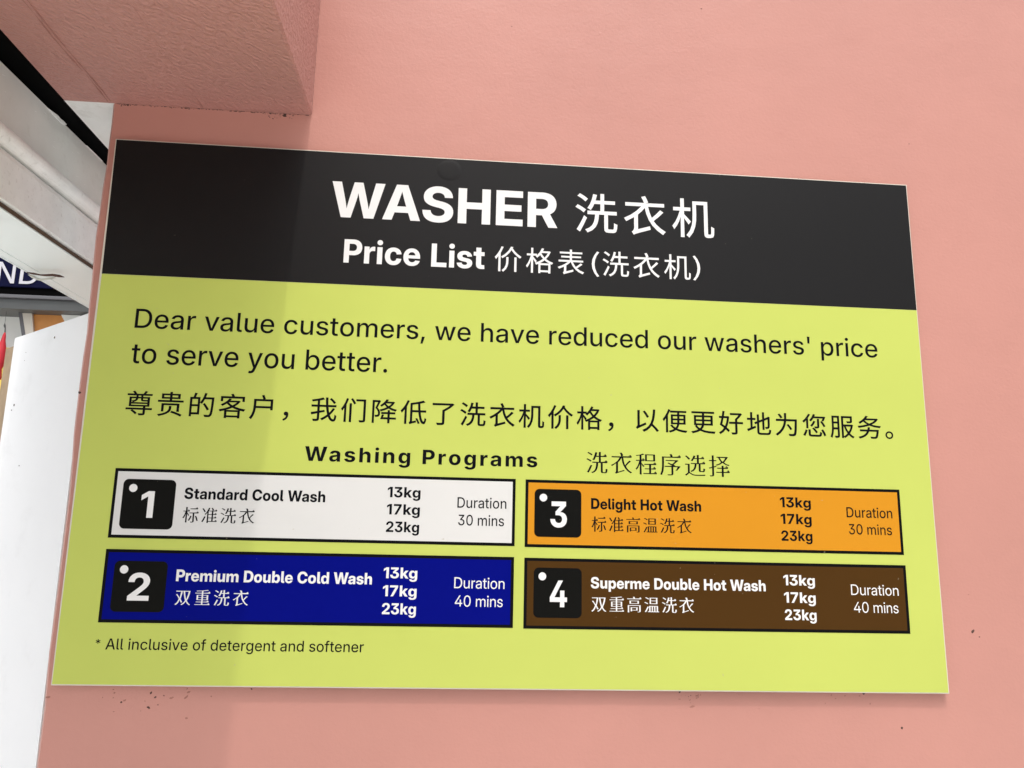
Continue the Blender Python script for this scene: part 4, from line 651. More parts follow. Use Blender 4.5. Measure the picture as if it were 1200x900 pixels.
 '您': (1000, '470 567 416 464 342 379 372 358 399 336 477 431 539 548/620 650 620 354 617 343 604 340 566 339 502 340 527 275 606 276 658 286 686 309 693 353 693 650/748 540 820 435 872 335 937 369 883 466 808 569/263 216 263 41 270 -9 294 -41 341 -57 415 -61 483 -61 588 -61 657 -61 718 -55 757 -30 779 18 790 98 721 126 716 64 705 28 685 12 652 8 579 8 483 8 418 8 368 10 345 21 339 43 339 216/416 261 499 170 559 82 621 121 559 207 475 294/772 203 837 84 879 -27 950 1 906 111 840 229/151 211 106 100 48 -6 119 -40 172 70 217 183/471 844 403 706 310 596 339 573 366 549 421 611 473 685 852 685 803 585 868 572 909 649 950 739 898 752 886 750 508 750 541 827/277 848 209 737 127 636 35 553 62 524 84 495 182 590 182 269 255 269 255 682 344 825'),
 '我': (1000, '708 778 797 691 866 605 927 650 856 733 765 819/837 429 777 334 704 244 681 353 663 476 951 476 951 547 655 547 646 688 643 837 563 837 577 547 347 547 347 724 436 745 516 769 463 833 347 797 207 766 62 741 85 678 272 708 272 547 56 547 56 476 272 476 272 298 41 252 63 176 272 223 272 17 266 -1 248 -6 218 -7 168 -6 107 -5 123 -43 134 -81 238 -79 303 -67 337 -39 347 17 347 241 533 285 527 352 347 314 347 476 584 476 608 319 641 181 526 90 401 17 454 -42 564 25 667 106 704 26 747 -33 797 -70 854 -83 902 -73 935 -38 957 29 970 133 907 174 901 91 892 35 879 3 861 -7 812 14 767 72 728 164 825 277 903 401'),
 '户': (1000, '248 618 773 618 773 416 247 416 248 470/443 831 474 759 498 689 170 689 170 470 166 347 148 213 107 80 34 -41 68 -62 100 -86 178 47 224 196 244 346 773 346 773 280 850 280 850 689 531 689 577 703 551 774 516 850'),
 '择': (1000, '178 844 178 643 46 643 46 572 178 572 178 358 102 335 36 317 55 243 178 283 178 12 174 -2 161 -6 125 -6 66 -5 88 -76 167 -74 217 -62 244 -36 251 12 251 307 368 345 358 414 251 381 251 572 371 572 371 643 251 643 251 844/808 723 745 649 666 584 594 649 535 723/398 791 398 723 463 723 527 629 607 547 484 485 355 443 395 382 532 433 664 503 791 431 933 381 979 444 844 485 724 545 833 647 914 769 869 794 856 791/623 414 623 326 419 326 419 257 623 257 623 154 368 154 368 85 623 85 623 -82 699 -82 699 85 962 85 962 154 699 154 699 257 890 257 890 326 699 326 699 414'),
 '更': (1000, '253 239 189 213 246 134 315 71 245 38 156 9 47 -15 73 -48 93 -81 211 -50 308 -14 384 28 538 -30 724 -62 942 -77 955 -37 974 -3 766 7 590 31 445 76 506 158 537 248 878 248 878 638 548 638 548 723 940 723 940 791 65 791 65 723 470 723 470 638 157 638 157 248 458 248 430 178 376 115 309 169/229 413 470 413 470 373 468 311 229 311/546 311 548 372 548 413 802 413 802 311/229 574 470 574 470 474 229 474/548 574 802 574 802 474 548 474'),
 '服': (1000, '109 807 109 446 105 284 84 111 34 -46 67 -62 96 -81 147 80 171 260 331 260 331 11 326 -4 312 -8 273 -9 210 -8 231 -80 314 -78 366 -66 393 -39 401 10 401 807/177 737 331 737 331 572 177 572/177 502 331 502 331 332 175 332 177 446/863 393 820 273 762 167 699 274 652 393/490 804 490 -80 561 -80 561 393 586 393 644 243 720 111 646 36 565 -19 609 -74 690 -18 763 54 839 -22 926 -81 975 -23 886 33 806 110 865 207 912 320 946 449 902 466 889 463 561 463 561 734 844 734 844 610 840 598 825 594 776 594 694 595 718 531 814 532 877 541 909 565 917 609 917 804'),
 '机': (1000, '501 787 501 465 496 341 477 211 432 83 351 -32 382 -54 408 -80 495 44 546 185 569 329 574 465 574 716 763 716 763 68 765 2 773 -33 786 -51 813 -66 844 -70 895 -70 948 -56 966 -35 976 0 982 66 984 157 927 189 925 101 922 45 919 20 912 7 892 0 863 0 845 6 839 23 838 62 838 787/219 845 219 629 52 629 52 557 209 557 162 415 99 281 28 176 67 108 123 190 174 293 219 408 219 -79 293 -79 293 382 353 303 399 235 446 298 404 345 343 413 293 467 293 557 441 557 441 629 293 629 293 845'),
 '标': (1000, '469 768 469 697 907 697 907 768/783 327 829 219 868 110 893 16 962 41 936 134 896 242 848 347/494 344 441 188 366 57 427 18 504 158 563 329/424 528 424 457 640 457 640 18 636 4 620 0 579 0 508 1 532 -76 620 -74 678 -62 708 -34 716 17 716 457 961 457 961 528/203 845 203 631 49 631 49 561 187 561 144 433 88 311 24 216 66 146 116 222 162 318 203 424 203 -79 279 -79 279 446 331 368 370 303 414 362 377 412 322 481 279 534 279 561 410 561 410 631 279 631 279 845'),
 '格': (1000, '578 671 798 671 745 580 679 499 615 574 566 652/203 845 203 629 52 629 52 558 194 558 152 416 94 282 28 176 67 110 117 189 163 288 203 399 203 -79 275 -79 275 427 321 358 357 301 402 358 367 403 316 466 275 514 275 558 389 558 365 538 396 513 424 487 524 593 571 522 629 453 492 357 343 293 386 231 465 263 465 -81 535 -81 535 -37 816 -37 816 -77 889 -77 889 272 935 253 982 317 845 374 730 452 825 573 894 717 847 739 833 736 615 736 658 827 585 846 509 698 405 573 405 629 275 629 275 845/535 29 535 223 816 223 816 29/514 289 600 341 680 403 760 342 852 289'),
 '洗': (1000, '85 782 181 722 256 659 304 717 227 777 132 833/38 511 137 454 216 394 260 455 179 512 80 565/67 -21 133 -68 211 92 285 261 229 305 176 187 119 73/437 830 408 705 365 591 310 498 345 478 376 458 418 526 455 607 603 607 603 427 308 427 308 355 484 355 474 250 453 160 415 86 353 25 261 -22 288 -50 308 -81 409 -26 479 44 523 131 548 234 560 355 690 355 690 33 698 -28 726 -59 783 -68 834 -68 886 -68 928 -60 956 -30 971 29 979 122 944 134 913 152 910 73 905 27 895 5 879 0 836 0 794 0 770 6 764 33 764 355 965 355 965 427 678 427 678 607 926 607 926 679 678 679 678 845 603 845 603 679 479 679 514 816'),
 '温': (1000, '447 578 791 578 791 480 447 480/447 736 791 736 791 639 447 639/377 800 377 415 865 415 865 800/99 778 199 726 282 670 324 731 240 785 139 833/38 505 141 452 224 395 265 457 181 511 78 559/64 -16 129 -63 217 95 302 262 245 308 186 190 122 77/257 16 257 -51 967 -51 967 16 899 16 899 330 343 330 343 16/412 16 412 263 510 263 510 16/569 16 569 263 668 263 668 16/728 16 728 263 828 263 828 16'),
 '的': (1000, '555 425 641 303 709 190 773 230 702 340 613 459/241 847 224 765 200 683 87 683 87 -54 157 -54 157 25 437 25 437 683 269 683 323 833/157 615 368 615 368 403 157 403/157 94 157 337 368 337 368 94/601 849 562 712 510 586 445 482 479 461 509 438 558 520 603 616 861 616 854 435 847 292 838 182 827 104 815 52 800 24 782 10 757 7 698 8 607 13 624 -22 633 -59 716 -63 782 -61 828 -50 864 -19 882 15 896 73 908 160 917 281 926 441 933 648 934 670 934 686 630 686 674 833'),
 '程': (1000, '535 737 839 737 839 552 535 552/465 802 465 487 912 487 912 802/450 210 450 145 648 145 648 13 383 13 383 -53 968 -53 968 13 722 13 722 145 924 145 924 210 722 210 722 332 946 332 946 398 427 398 427 332 648 332 648 210/363 831 272 798 160 770 43 748 65 691 213 716 213 561 49 561 49 491 203 491 154 373 94 261 28 173 67 104 144 221 213 367 213 -78 288 -78 288 355 340 287 379 230 424 290 386 330 332 386 288 428 288 491 413 491 413 561 288 561 288 733 415 772'),
 '衣': (1000, '432 827 469 752 495 682 61 682 61 608 431 608 323 491 186 386 34 303 76 237 260 346 260 70 241 13 206 -18 229 -47 247 -77 263 -68 287 -57 329 -41 395 -19 492 13 628 56 611 125 337 41 337 404 428 489 505 579 543 423 598 284 675 160 779 48 918 -54 941 -19 971 11 857 88 765 172 694 264 811 366 922 477 858 523 766 423 660 326 608 458 572 608 945 608 945 682 511 682 576 704 549 774 508 849'),
 '表': (1000, '253 -79 271 -70 303 -57 360 -38 453 -7 594 38 582 105 337 31 337 252 422 317 495 387 565 240 660 117 779 21 922 -46 972 19 834 77 718 163 817 230 913 304 851 348 769 278 676 208 616 292 569 387 939 387 939 453 539 453 539 542 863 542 863 604 539 604 539 690 907 690 907 755 539 755 539 845 463 845 463 755 106 755 106 690 463 690 463 604 157 604 157 542 463 542 463 453 65 453 65 387 399 387 290 305 165 236 36 184 86 123 259 204 259 55 246 10 220 -11 239 -44'),
 '贵': (1000, '460 303 460 233 456 194 440 150 403 105 335 59 228 16 73 -23 101 -52 123 -82 284 -36 397 16 471 71 514 126 533 181 538 231 538 303/529 65 656 21 783 -30 884 -79 922 -16 819 32 692 80 565 121/192 403 192 96 268 96 268 341 735 341 735 99 815 99 815 403/249 722 466 722 466 643 249 643/543 722 754 722 754 643 543 643/56 525 56 461 953 461 953 525 543 525 543 588 830 588 830 776 543 776 543 845 466 845 466 776 177 776 177 588 466 588 466 525'),
 '选': (1000, '61 769 150 685 217 600 280 648 209 730 119 810/448 815 399 685 328 577 362 558 392 537 458 640 606 640 606 493 322 493 322 425 504 425 485 333 449 256 389 193 295 145 321 116 341 83 447 142 516 219 558 314 579 425 683 425 683 192 690 133 718 102 775 94 825 94 874 94 914 101 940 126 956 175 964 253 929 265 898 284 895 220 890 184 881 168 866 164 825 164 786 164 762 169 757 192 757 425 956 425 956 493 682 493 682 640 914 640 914 705 682 705 682 841 606 841 606 705 488 705 521 799/252 459 56 459 56 388 180 388 180 83 113 42 45 -15 96 -80 151 -23 202 18 244 34 284 16 337 -19 410 -49 497 -64 603 -68 720 -67 847 -63 950 -58 958 -18 971 20 794 8 604 3 505 6 421 19 351 46 294 83 252 101'),
 '重': (1000, '160 543 160 230 462 230 462 161 128 161 128 101 462 101 462 13 52 13 52 -48 954 -48 954 13 537 13 537 101 891 101 891 161 537 161 537 230 853 230 853 543 537 543 537 604 949 604 949 667 537 667 537 744 706 760 852 780 811 839 672 819 501 804 316 792 134 785 150 726 462 738 462 667 58 667 58 604 462 604 462 543/233 362 462 362 462 286 233 286/537 362 776 362 776 286 537 286/233 489 462 489 462 413 233 413/537 489 776 489 776 413 537 413'),
 '降': (1000, '788 696 734 632 667 576 605 628 556 687 564 696/584 845 532 765 458 684 363 610 412 559 512 642 609 539 484 480 350 440 388 380 533 428 668 496 789 432 925 389 971 450 843 485 727 537 821 627 891 737 844 760 832 757 612 757 660 831/413 344 413 278 647 278 647 141 477 141 505 239 436 248 412 158 384 74 647 74 647 -80 720 -80 720 74 948 74 948 141 720 141 720 278 917 278 917 344 720 344 720 421 647 421 647 344/78 803 78 -78 146 -78 146 735 281 735 238 623 190 508 253 431 285 363 294 304 288 260 269 233 235 223 171 225 191 158 263 160 319 178 351 225 361 297 353 363 323 436 260 516 371 776 322 806 311 803'),
 '高': (1000, '288 562 723 562 723 471 288 471/212 617 212 415 801 415 801 617/443 831 473 740 59 740 59 674 942 674 942 740 556 740 516 848/97 359 97 -79 169 -79 169 296 835 296 835 -1 831 -13 818 -16 778 -16 715 -15 739 -72 821 -72 874 -63 902 -42 910 0 910 359/283 236 283 -21 354 -21 354 29 710 29 710 236/354 180 642 180 642 85 354 85'),
 '，': (1000, '158 -108 230 -72 284 -20 320 44 332 121 322 182 293 222 246 236 208 228 181 204 170 164 180 124 207 101 245 93 262 95 245 32 202 -17 136 -54'),
},
}

def contours(style, ch):
    adv, s = GL[style][ch]
    out = []
    if s:
        for c in s.split('/'):
            v = [float(q) for q in c.split()]
            out.append([(v[i], v[i + 1]) for i in range(0, len(v), 2)])
    return adv, out

def offset(poly, d, dy=None):
    """Move every vertex along its outline normal (d > 0 makes strokes heavier); dy = separate vertical amount."""
    n = len(poly); res = []
    if dy is None: dy = d
    for i in range(n):
        p, q, r = poly[i - 1], poly[i], poly[(i + 1) % n]
        a = (q[0] - p[0], q[1] - p[1]); b = (r[0] - q[0], r[1] - q[1])
        la = math.hypot(*a) or 1; lb = math.hypot(*b) or 1
        n1 = (a[1] / la, -a[0] / la); n2 = (b[1] / lb, -b[0] / lb)
        m = (n1[0] + n2[0], n1[1] + n2[1]); k = 1 + n1[0] * n2[0] + n1[1] * n2[1]
        k = max(k, 0.5)
        res.append((q[0] + m[0] / k * d, q[1] + m[1] / k * dy))
    return res

def signed(poly):
    return 0.5 * sum(poly[i - 1][0] * poly[i][1] - poly[i][0] * poly[i - 1][1] for i in range(len(poly)))

def songti(poly, sgn):
    """Turn an even-stroke outline into a serif one: thin horizontals, small peak at the right end of bars."""
    n = len(poly); out = []
    for i in range(n):
        p, q, r, s = poly[i - 1], poly[i], poly[(i + 1) % n], poly[(i + 2) % n]
        out.append(q)
        if abs(q[0] - r[0]) < 6 and 40 < abs(q[1] - r[1]) < 85:                       # short upright end edge
            up_edge = (r[1] > q[1])
            if up_edge and r[0] - s[0] > 120 and abs(r[1] - s[1]) < 12 and q[0] - p[0] > 60:
                out.append((r[0] + 22, r[1] - 10)); out.append((r[0] - 34, r[1] + 84)); out.append((r[0] - 110, r[1]))
    res = []
    return out

def winding(p, poly):
    w = 0
    for i in range(len(poly)):
        (xa, ya), (xb, yb) = poly[i - 1], poly[i]
        if (ya > p[1]) != (yb > p[1]) and p[0] < (xb - xa) * (p[1] - ya) / (yb - ya) + xa: w += 1 if yb > ya else -1
    return w

def text_mesh(text, style, box, mode, y):
    """Flat lettering filled from outlines, fitted into box = (x0, z0, x1, z1) metres on the board."""
    heavy = {'M': 6.0, 'H': 1.0, 'N': 7.0}.get(style, 0.0)
    src = 'J' if style in 'MHNS' else ('B' if style == 'C' and 'C' not in GL else style)
    kern = {('W', 'A'): -55, ('A', 'S'): -10, ('W', 'a'): -35, ('P', 'r'): -8, ('v', 'a'): -12, ('r', 'v'): 0}
    glyphs = []; x = 0.0; prev = None
    for ch in text:
        if ch == ' ':
            x += GL[src][' '][0] if ' ' in GL[src] else 300; prev = ch; glyphs.append((x, [])); continue
        adv, cs = contours(src, ch)
        x += kern.get((prev, ch), 0)
        big = max(cs, key=lambda c: abs(signed(c)))
        sg = 1 if signed(big) > 0 else -1
        new = []
        for c in cs:
            c = c if sg > 0 else c[::-1]                          # outer outlines run anticlockwise
            if style == 'S':
                c = offset(songti(c, sg), 9.0, -14.0)
            elif heavy:
                c = offset(c, heavy)
            new.append(c)
        glyphs.append((x, new)); x += adv; prev = ch
    allp = [(gx + px, py) for gx, cs in glyphs for c in cs for px, py in c]
    x0, x1 = min(p[0] for p in allp), max(p[0] for p in allp)
    if mode == 'i': b0, b1 = min(p[1] for p in allp), max(p[1] for p in allp)
    else: b0, b1 = 0.0, 727.0                                     # baseline to cap height
    sz = (box[3] - box[1]) / (b1 - b0)
    W = box[2] - box[0]
    sx = W / (x1 - x0); gap = 0.0
    if mode == 'i' and len(text) > 1 and style in 'MHNS':         # square characters set with air between them
        sx = sz * {'S': 0.93, 'N': 1.04}.get(style, 1.0)
        gap = (W - (x1 - x0) * sx) / (len(text) - 1)
    if mode == 's':                                               # letter-spaced line: keep letter shapes, open the gaps
        sx = sz * 1.09
        gap = (W - (x1 - x0) * sx) / (len(text) - 1)
    # fill by winding number, so letters whose strokes overlap (A, R, k ...) stay solid
    bm = bmesh.new()
    for i, (gx, cs) in enumerate(glyphs):
        if not cs: continue
        polys = [[(box[0] + (gx + px - x0) * sx + i * gap, box[1] + (py - b0) * sz) for px, py in c] for c in cs]
        vs, es = [], []
        for c in polys:
            n0 = len(vs)
            vs += [Vector((px * 1000, pz * 1000)) for px, pz in c]
            es += [(n0 + k, n0 + (k + 1) % len(c)) for k in range(len(c))]
        ov, oe, of, _, _, _ = delaunay_2d_cdt(vs, es, [], 0, 1e-5)
        bv = [bm.verts.new((v.x / 1000, y, v.y / 1000)) for v in ov]
        for f in of:
            cx = sum(ov[q].x for q in f) / 3000; cz = sum(ov[q].y for q in f) / 3000
            if sum(winding((cx, cz), c) for c in polys): bm.faces.new([bv[q] for q in f])
    bmesh.ops.delete(bm, geom=[v for v in bm.verts if not v.link_faces], context='VERTS')
    for f in bm.faces:
        f.normal_update()
        if f.normal.y > 0: f.normal_flip()
    me = bpy.data.meshes.new('lettering')
    bm.to_mesh(me); bm.free()
    return me

YS = 1.2
bm = bmesh.new(); add_box(bm, (-3.2, YS + 0.0605, 0.0), (-0.35, YS + 0.20, 2.62))
front = obj('building_wall', bm, 'whiteceil')
tag(front, 'pale shop front wall behind the navy sign and dark doorway frame', 'wall')
shop = thing('shop_sign', 'navy blue sign with white capital letters seen beyond the shutter housing', 'sign', (-1.15, YS, 2.21))
inv = Matrix.Translation((1.15, -YS, -2.21))
bm = bmesh.new(); add_box(bm, (-1.75, YS, 2.236), (-0.80, YS + 0.06, 2.47), 0.002)
o = obj('sign_board', bm, 'navy', shop); o.matrix_parent_inverse = inv
bm = bmesh.new(); add_box(bm, (-1.75, YS + 0.004, 2.2101), (-0.80, YS + 0.06, 2.2358))
o = obj('shade_strip', bm, 'black', shop); o.matrix_parent_inverse = inv  # solid black strip, painted shade below the navy face
for ch, x0, x1 in (('N', -1.1860, -1.1440), ('D', -1.1325, -1.0890)):
    o = link('sign_letter', text_mesh(ch, 'R', (x0, 2.2445, x1, 2.2985), 'i', YS - 0.002), shop, [M['signwhite']]); o.matrix_parent_inverse = inv

frame = thing('doorway_frame', 'dark grey metal doorway frame under the navy sign', 'door frame', (-1.15, YS, 2.17))
inv = Matrix.Translation((1.15, -YS, -2.17))
for nm, lo, hi, mt in (('lintel', (-1.75, YS - 0.02, 2.1745), (-0.86, YS + 0.06, 2.2010), 'darkgrey'),
                       ('top_trim', (-1.75, YS - 0.026, 2.2013), (-0.86, YS + 0.06, 2.2098), 'lightgrey'),
                       ('jamb', (-1.75, YS - 0.02, 0.0), (-1.69, YS + 0.06, 2.1742), 'darkgrey'), ('jamb', (-0.92, YS - 0.02, 0.0), (-0.86, YS + 0.06, 2.1742), 'darkgrey')):
    bm = bmesh.new(); add_box(bm, lo, hi, 0.0015)
    o = obj(nm, bm, mt, frame); o.matrix_parent_inverse = inv

panel = thing('timber_panel', 'orange timber panel with cream trim below the dark doorway frame', 'panel', (-1.05, YS + 0.02, 1.9))
inv = Matrix.Translation((1.05, -YS - 0.02, -1.9))
bm = bmesh.new(); add_plate(bm, [(-1.098, 2.174), (-1.098, 0.0), (-0.925, 0.0), (-0.925, 2.06), (-0.985, 2.12), (-1.03, 2.174)], YS + 0.02, YS + 0.060)
o = obj('timber_face', bm, 'orange', panel); o.matrix_parent_inverse = inv
for nm, q, mt in (('grey_trim', [(-1.1304, 2.174), (-1.1215, 2.174), (-1.0749, 2.00), (-1.0749, 0.0), (-1.0840, 0.0), (-1.0840, 2.00)], 'lightgrey'),
                  ('cream_trim', [(-1.1212, 2.174), (-1.0985, 2.174), (-1.0640, 2.00), (-1.0640, 0.0), (-1.0747, 0.0), (-1.0747, 2.00)], 'cream'),
                  ('cream_trim', [(-1.0297, 2.174), (-0.985, 2.174), (-0.93, 2.10), (-0.985, 2.10)], 'paper')):
    bm = bmesh.new(); add_plate(bm, q, YS + 0.012, YS + 0.036)
    o = obj(nm, bm, mt, panel); o.matrix_parent_inverse = inv

post = thing('paper_poster', 'white and yellow poster on the shop front behind the red charm', 'poster', (-1.16, YS + 0.03, 1.9))
inv = Matrix.Translation((1.16, -YS - 0.03, -1.9))
bm = bmesh.new(); add_box(bm, (-1.32, YS + 0.052, 2.095), (-1.110, YS + 0.060, 2.174))
o = obj('white_sheet', bm, 'paper', post); o.matrix_parent_inverse = inv
bm = bmesh.new(); add_box(bm, (-1.32, YS + 0.050, 1.80), (-1.090, YS + 0.060, 2.0945))
o = obj('yellow_sheet', bm, 'yellowpaper', post); o.matrix_parent_inverse = inv

charm = thing('red_charm', 'red hanging charm on a thin cord by the plywood edge', 'charm', (-1.149, YS, 2.03))
inv = Matrix.Translation((1.149, -YS, -2.03))
bm = bmesh.new()
add_tube(bm, [(-1.1525, YS, 2.1743), (-1.1525, YS, 2.1435), (-1.1525, YS, 2.142), (-1.1520, YS, 2.137), (-1.1500, YS, 2.131), (-1.1490, YS, 2.120)], [0.0004, 0.0004, 0.0012, 0.0026, 0.0014, 0.0016], 8)
o = obj('cord', bm, 'darkgrey', charm, True); o.matrix_parent_inverse = inv
bm = bmesh.new()
prof = [(2.120, 0.002), (2.112, 0.0045), (2.100, 0.006), (2.085, 0.0105), (2.070, 0.014), (2.055, 0.0155), (2.040, 0.0145), (2.030, 0.011), (2.026, 0.012), (2.010, 0.015), (2.005, 0.0145)]
add_tube(bm, [(-1.1492 - 0.006 * (2.12 - z) / 0.1, YS, z) for z, r in prof], [r * 0.85 for z, r in prof], 16)
o = obj('charm_body', bm, 'red', charm, True); o.matrix_parent_inverse = inv

# ------------------------------------------------------------------ the price board
BASE = 1.76 - 0.2842
sign = thing('price_board', 'yellow-green washer price board with black heading on the pink wall', 'sign', (0, 0, BASE))
YB = -0.0072                                                  # front of the board
mmv = lambda ps: [(x / 1000, z / 1000) for x, z in ps]
bq = mmv([(-449.1, 0.8), (450.9, -0.8), (448.7, 567.7), (-451.4, 568.8)])                                           # BL, BR, TR, TL
bm = bmesh.new(); add_plate(bm, bq, YB, -0.0032)
bmesh.ops.bevel(bm, geom=[e for e in bm.edges if abs(e.verts[0].co.y - YB) < 1e-6 and abs(e.verts[1].co.y - YB) < 1e-6], offset=0.0006, segments=2, profile=0.5, affect='EDGES')
obj('board', bm, 'edge', sign)
bm = bmesh.new(); add_box(bm, (-0.43, -0.0031, 0.02), (0.43, 0.0003, 0.548))
obj('backing_foam', bm, 'w', sign)
def lerp(a, b, t): return (a[0] + (b[0] - a[0]) * t, a[1] + (b[1] - a[1]) * t)
def inset(q, d):
    cx = sum(p[0] for p in q) / 4; cz = sum(p[1] for p in q) / 4
    return [(x + (d if x < cx else -d), z + (d if z < cz else -d)) for x, z in q]
iq = inset(bq, 0.0012)
SPL = 0.41425
sl, sr = (-0.4496 + 0.0012, SPL), (0.4495 - 0.0012, SPL)
def sheet(name, pts, y, mat, parent, th=0.00012):
    bm = bmesh.new(); add_plate(bm, pts, y, y + th)
    return obj(name, bm, mat, parent)
sheet('yellow_print', [iq[0], iq[1], (sr[0], sr[1] - 0.0002), (sl[0], sl[1] - 0.0002)], YB - 0.00016, 'yellow', sign)
head = sheet('heading_band', [sl, sr, iq[2], iq[3]], YB - 0.00020, 'band', sign, 0.00016)
bm = bmesh.new()                                              # fixing head pressing up under the black film
cx, cz, R, H = -0.0873, 2.0292 - BASE, 0.0145, 0.00032
rings = []
for t, hh in ((1.0, 0.0), (0.95, 0.12), (0.88, 0.40), (0.80, 0.70), (0.70, 0.9), (0.5, 1.0), (0.2, 1.0)):
    rings.append([bm.verts.new((cx + R * t * math.cos(2 * math.pi * k / 40), YB - 0.00019 - H * hh, cz + R * 0.9 * t * math.sin(2 * math.pi * k / 40))) for k in range(40)])
for a, b in zip(rings, rings[1:]):
    for k in range(40): bm.faces.new((a[k], a[(k + 1) % 40], b[(k + 1) % 40], b[k]))
bm.faces.new(rings[-1])
obj('covered_screw_head', bm, 'band', head, True)

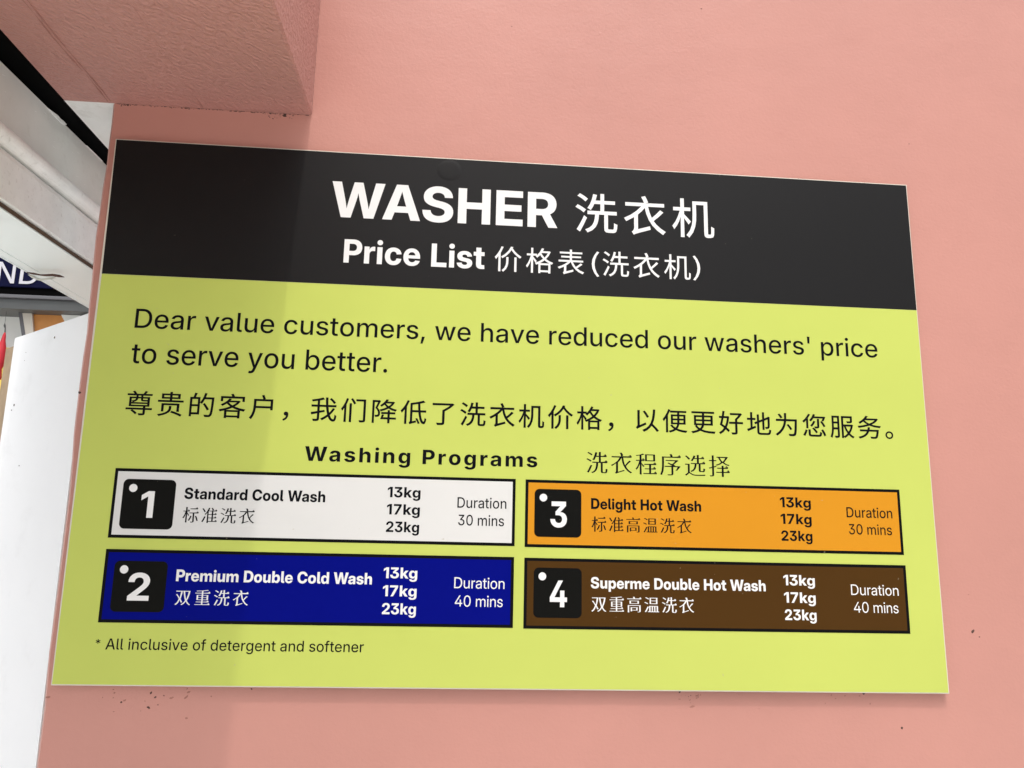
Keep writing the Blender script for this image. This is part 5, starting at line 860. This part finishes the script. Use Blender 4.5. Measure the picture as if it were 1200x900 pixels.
PANELS = [
    ((-411.8, 140.8, -6.2, 210.0), (-402.3, 149.9, -350.7, 199.4), (-392.3, 190.4)),
    ((-412.0, 59.5, -6.4, 129.8), (-402.1, 69.8, -351.0, 118.7), (-392.6, 110.3)),
    ((4.2, 140.2, 412.2, 209.8), (13.9, 150.9, 63.2, 200.3), (23.1, 191.3)),
    ((4.2, 59.0, 413.0, 129.4), (14.1, 70.0, 63.8, 119.7), (23.0, 111.0)),
]
TEXT = [
    ('header', 'WASHER', 'B', 'w', [-215.3, 491.1, 35.3, 532.7], 'b'),
    ('header', '洗衣机', 'M', 'w', [55.6, 487.9, 215.0, 535.2], 'i'),
    ('header', 'Price List', 'B', 'w', [-198.2, 439.1, -45.1, 465.8], 'b'),
    ('header', '价格表', 'H', 'w', [-34.0, 437.1, 65.6, 466.6], 'i'),
    ('header', '(', 'H', 'w', [74.2, 436.2, 82.6, 465.8], 'i'),
    ('header', '洗衣机', 'H', 'w', [86.4, 437.5, 186.5, 467.0], 'i'),
    ('header', ')', 'H', 'w', [189.1, 437.3, 197.5, 466.6], 'i'),
    ('sign', "Dear value customers, we have reduced our washers' price", 'R', 'k', [-409.1, 356.7, 398.4, 377.6], 'b'),
    ('sign', 'to serve you better.', 'R', 'k', [-409.1, 318.8, -145.3, 340.6], 'b'),
    ('sign', '尊贵的客户，我们降低了洗衣机价格，以便更好地为您服务。', 'N', 'k', [-408.8, 263.6, 409.9, 290.3], 'i'),
    ('sign', 'Washing Programs', 'X', 'k', [-225.2, 222.8, 16.3, 237.9], 's'),
    ('sign', '洗衣程序选择', 'S', 'k', [68.4, 218.3, 224.1, 241.2], 'i'),
    ('sign', '*', 'R', 'k', [-412.1, 39.6, -407.5, 43.8], 'i'),
    ('sign', 'All inclusive of detergent and softener', 'R', 'k', [-402.4, 34.3, -154.5, 44.6], 'b'),
    ('p0', '1', 'B', 'w', [-383.2, 161.1, -370.8, 187.6], 'b'),
    ('p0', 'Standard Cool Wash', 'C', 'k', [-341.7, 180.8, -201.4, 192.1], 'b'),
    ('p0', '标准洗衣', 'S', 'k', [-341.6, 157.3, -270.8, 172.7], 'i'),
    ('p0', '13kg', 'B', 'k', [-138.5, 187.7, -104.7, 198.4], 'b'),
    ('p0', '17kg', 'B', 'k', [-138.5, 170.1, -104.7, 180.8], 'b'),
    ('p0', '23kg', 'B', 'k', [-138.5, 152.4, -104.7, 163.1], 'b'),
    ('p0', 'Duration', 'R', 'k', [-66.4, 178.7, -15.5, 189.5], 'b'),
    ('p0', '30 mins', 'R', 'k', [-65.1, 160.8, -17.6, 171.6], 'b'),
    ('p1', '2', 'B', 'w', [-387.2, 80.6, -366.4, 107.1], 'b'),
    ('p1', 'Premium Double Cold Wash', 'C', 'w', [-342.0, 99.9, -149.9, 111.2], 'b'),
    ('p1', '双重洗衣', 'S', 'w', [-341.1, 77.0, -270.4, 92.0], 'i'),
    ('p1', '13kg', 'B', 'w', [-138.5, 106.4, -104.7, 117.1], 'b'),
    ('p1', '17kg', 'B', 'w', [-138.5, 88.7, -104.7, 99.4], 'b'),
    ('p1', '23kg', 'B', 'w', [-138.5, 71.2, -104.7, 81.9], 'b'),
    ('p1', 'Duration', 'T', 'w', [-67.0, 97.7, -15.8, 108.5], 'b'),
    ('p1', '40 mins', 'T', 'w', [-65.8, 79.8, -17.3, 90.6], 'b'),
    ('p2', '3', 'B', 'w', [30.6, 161.1, 48.0, 187.6], 'b'),
    ('p2', 'Delight Hot Wash', 'C', 'k', [73.5, 180.8, 191.5, 192.1], 'b'),
    ('p2', '标准高温洗衣', 'S', 'k', [73.9, 157.5, 180.6, 173.1], 'i'),
    ('p2', '13kg', 'B', 'k', [277.8, 187.7, 311.8, 198.4], 'b'),
    ('p2', '17kg', 'B', 'k', [277.8, 170.1, 311.8, 180.8], 'b'),
    ('p2', '23kg', 'B', 'k', [277.8, 152.4, 311.8, 163.1], 'b'),
    ('p2', 'Duration', 'R', 'k', [351.0, 178.7, 402.1, 189.5], 'b'),
    ('p2', '30 mins', 'R', 'k', [352.5, 160.8, 400.4, 171.6], 'b'),
    ('p3', '4', 'B', 'w', [30.9, 80.6, 48.6, 107.1], 'b'),
    ('p3', 'Superme Double Hot Wash', 'C', 'w', [73.3, 99.9, 258.3, 111.2], 'b'),
    ('p3', '双重高温洗衣', 'S', 'w', [73.9, 76.6, 181.3, 92.2], 'i'),
    ('p3', '13kg', 'B', 'w', [277.8, 106.4, 311.8, 117.1], 'b'),
    ('p3', '17kg', 'B', 'w', [277.8, 88.7, 311.8, 99.4], 'b'),
    ('p3', '23kg', 'B', 'w', [277.8, 71.2, 311.8, 81.9], 'b'),
    ('p3', 'Duration', 'T', 'w', [350.9, 97.7, 403.0, 108.5], 'b'),
    ('p3', '40 mins', 'T', 'w', [352.9, 79.8, 401.6, 90.6], 'b'),
]
panels = []
for i, (r, b, d) in enumerate(PANELS):
    x0, z0, x1, z1 = [q / 1000 for q in r]
    p = sheet('program_panel', rect(x0, z0, x1, z1), YB - 0.00034, 'k', sign, 0.00016)
    p['label'] = ('white panel of the standard cool wash', 'blue panel of the premium double cold wash',
                  'orange panel of the delight hot wash', 'brown panel of the double hot wash')[i]
    e = 0.0031
    sheet('panel_face', rect(x0 + e, z0 + e, x1 - e, z1 - e), YB - 0.00048, 'face%d' % i, p)
    sheet('number_badge', round_rect(*[q / 1000 for q in b], 0.0052), YB - 0.00062, 'badge', p)
    sheet('badge_dot', disc(d[0] / 1000, d[1] / 1000, 0.0040), YB - 0.00076, 'w', p)
    panels.append(p)
names = {'B': 'bold_lettering', 'C': 'bold_lettering', 'X': 'bold_lettering', 'R': 'thin_lettering', 'T': 'thin_lettering',
         'M': 'chinese_lettering', 'H': 'chinese_lettering', 'N': 'chinese_lettering', 'S': 'chinese_lettering'}
for own, txt, style, ink, box, mode in TEXT:
    box = [q / 1000 for q in box]
    if own == 'header': parent, y = head, YB - 0.00030
    elif own == 'sign': parent, y = sign, YB - 0.00026
    else: parent, y = panels[int(own[1])], YB - (0.00078 if len(txt) == 1 else 0.00060)
    nm = 'badge_number' if own[0] == 'p' and len(txt) == 1 else names[style]
    link(nm, text_mesh(txt, style, box, mode, y), parent, [M['w' if ink == 'w' else 'ktext']])
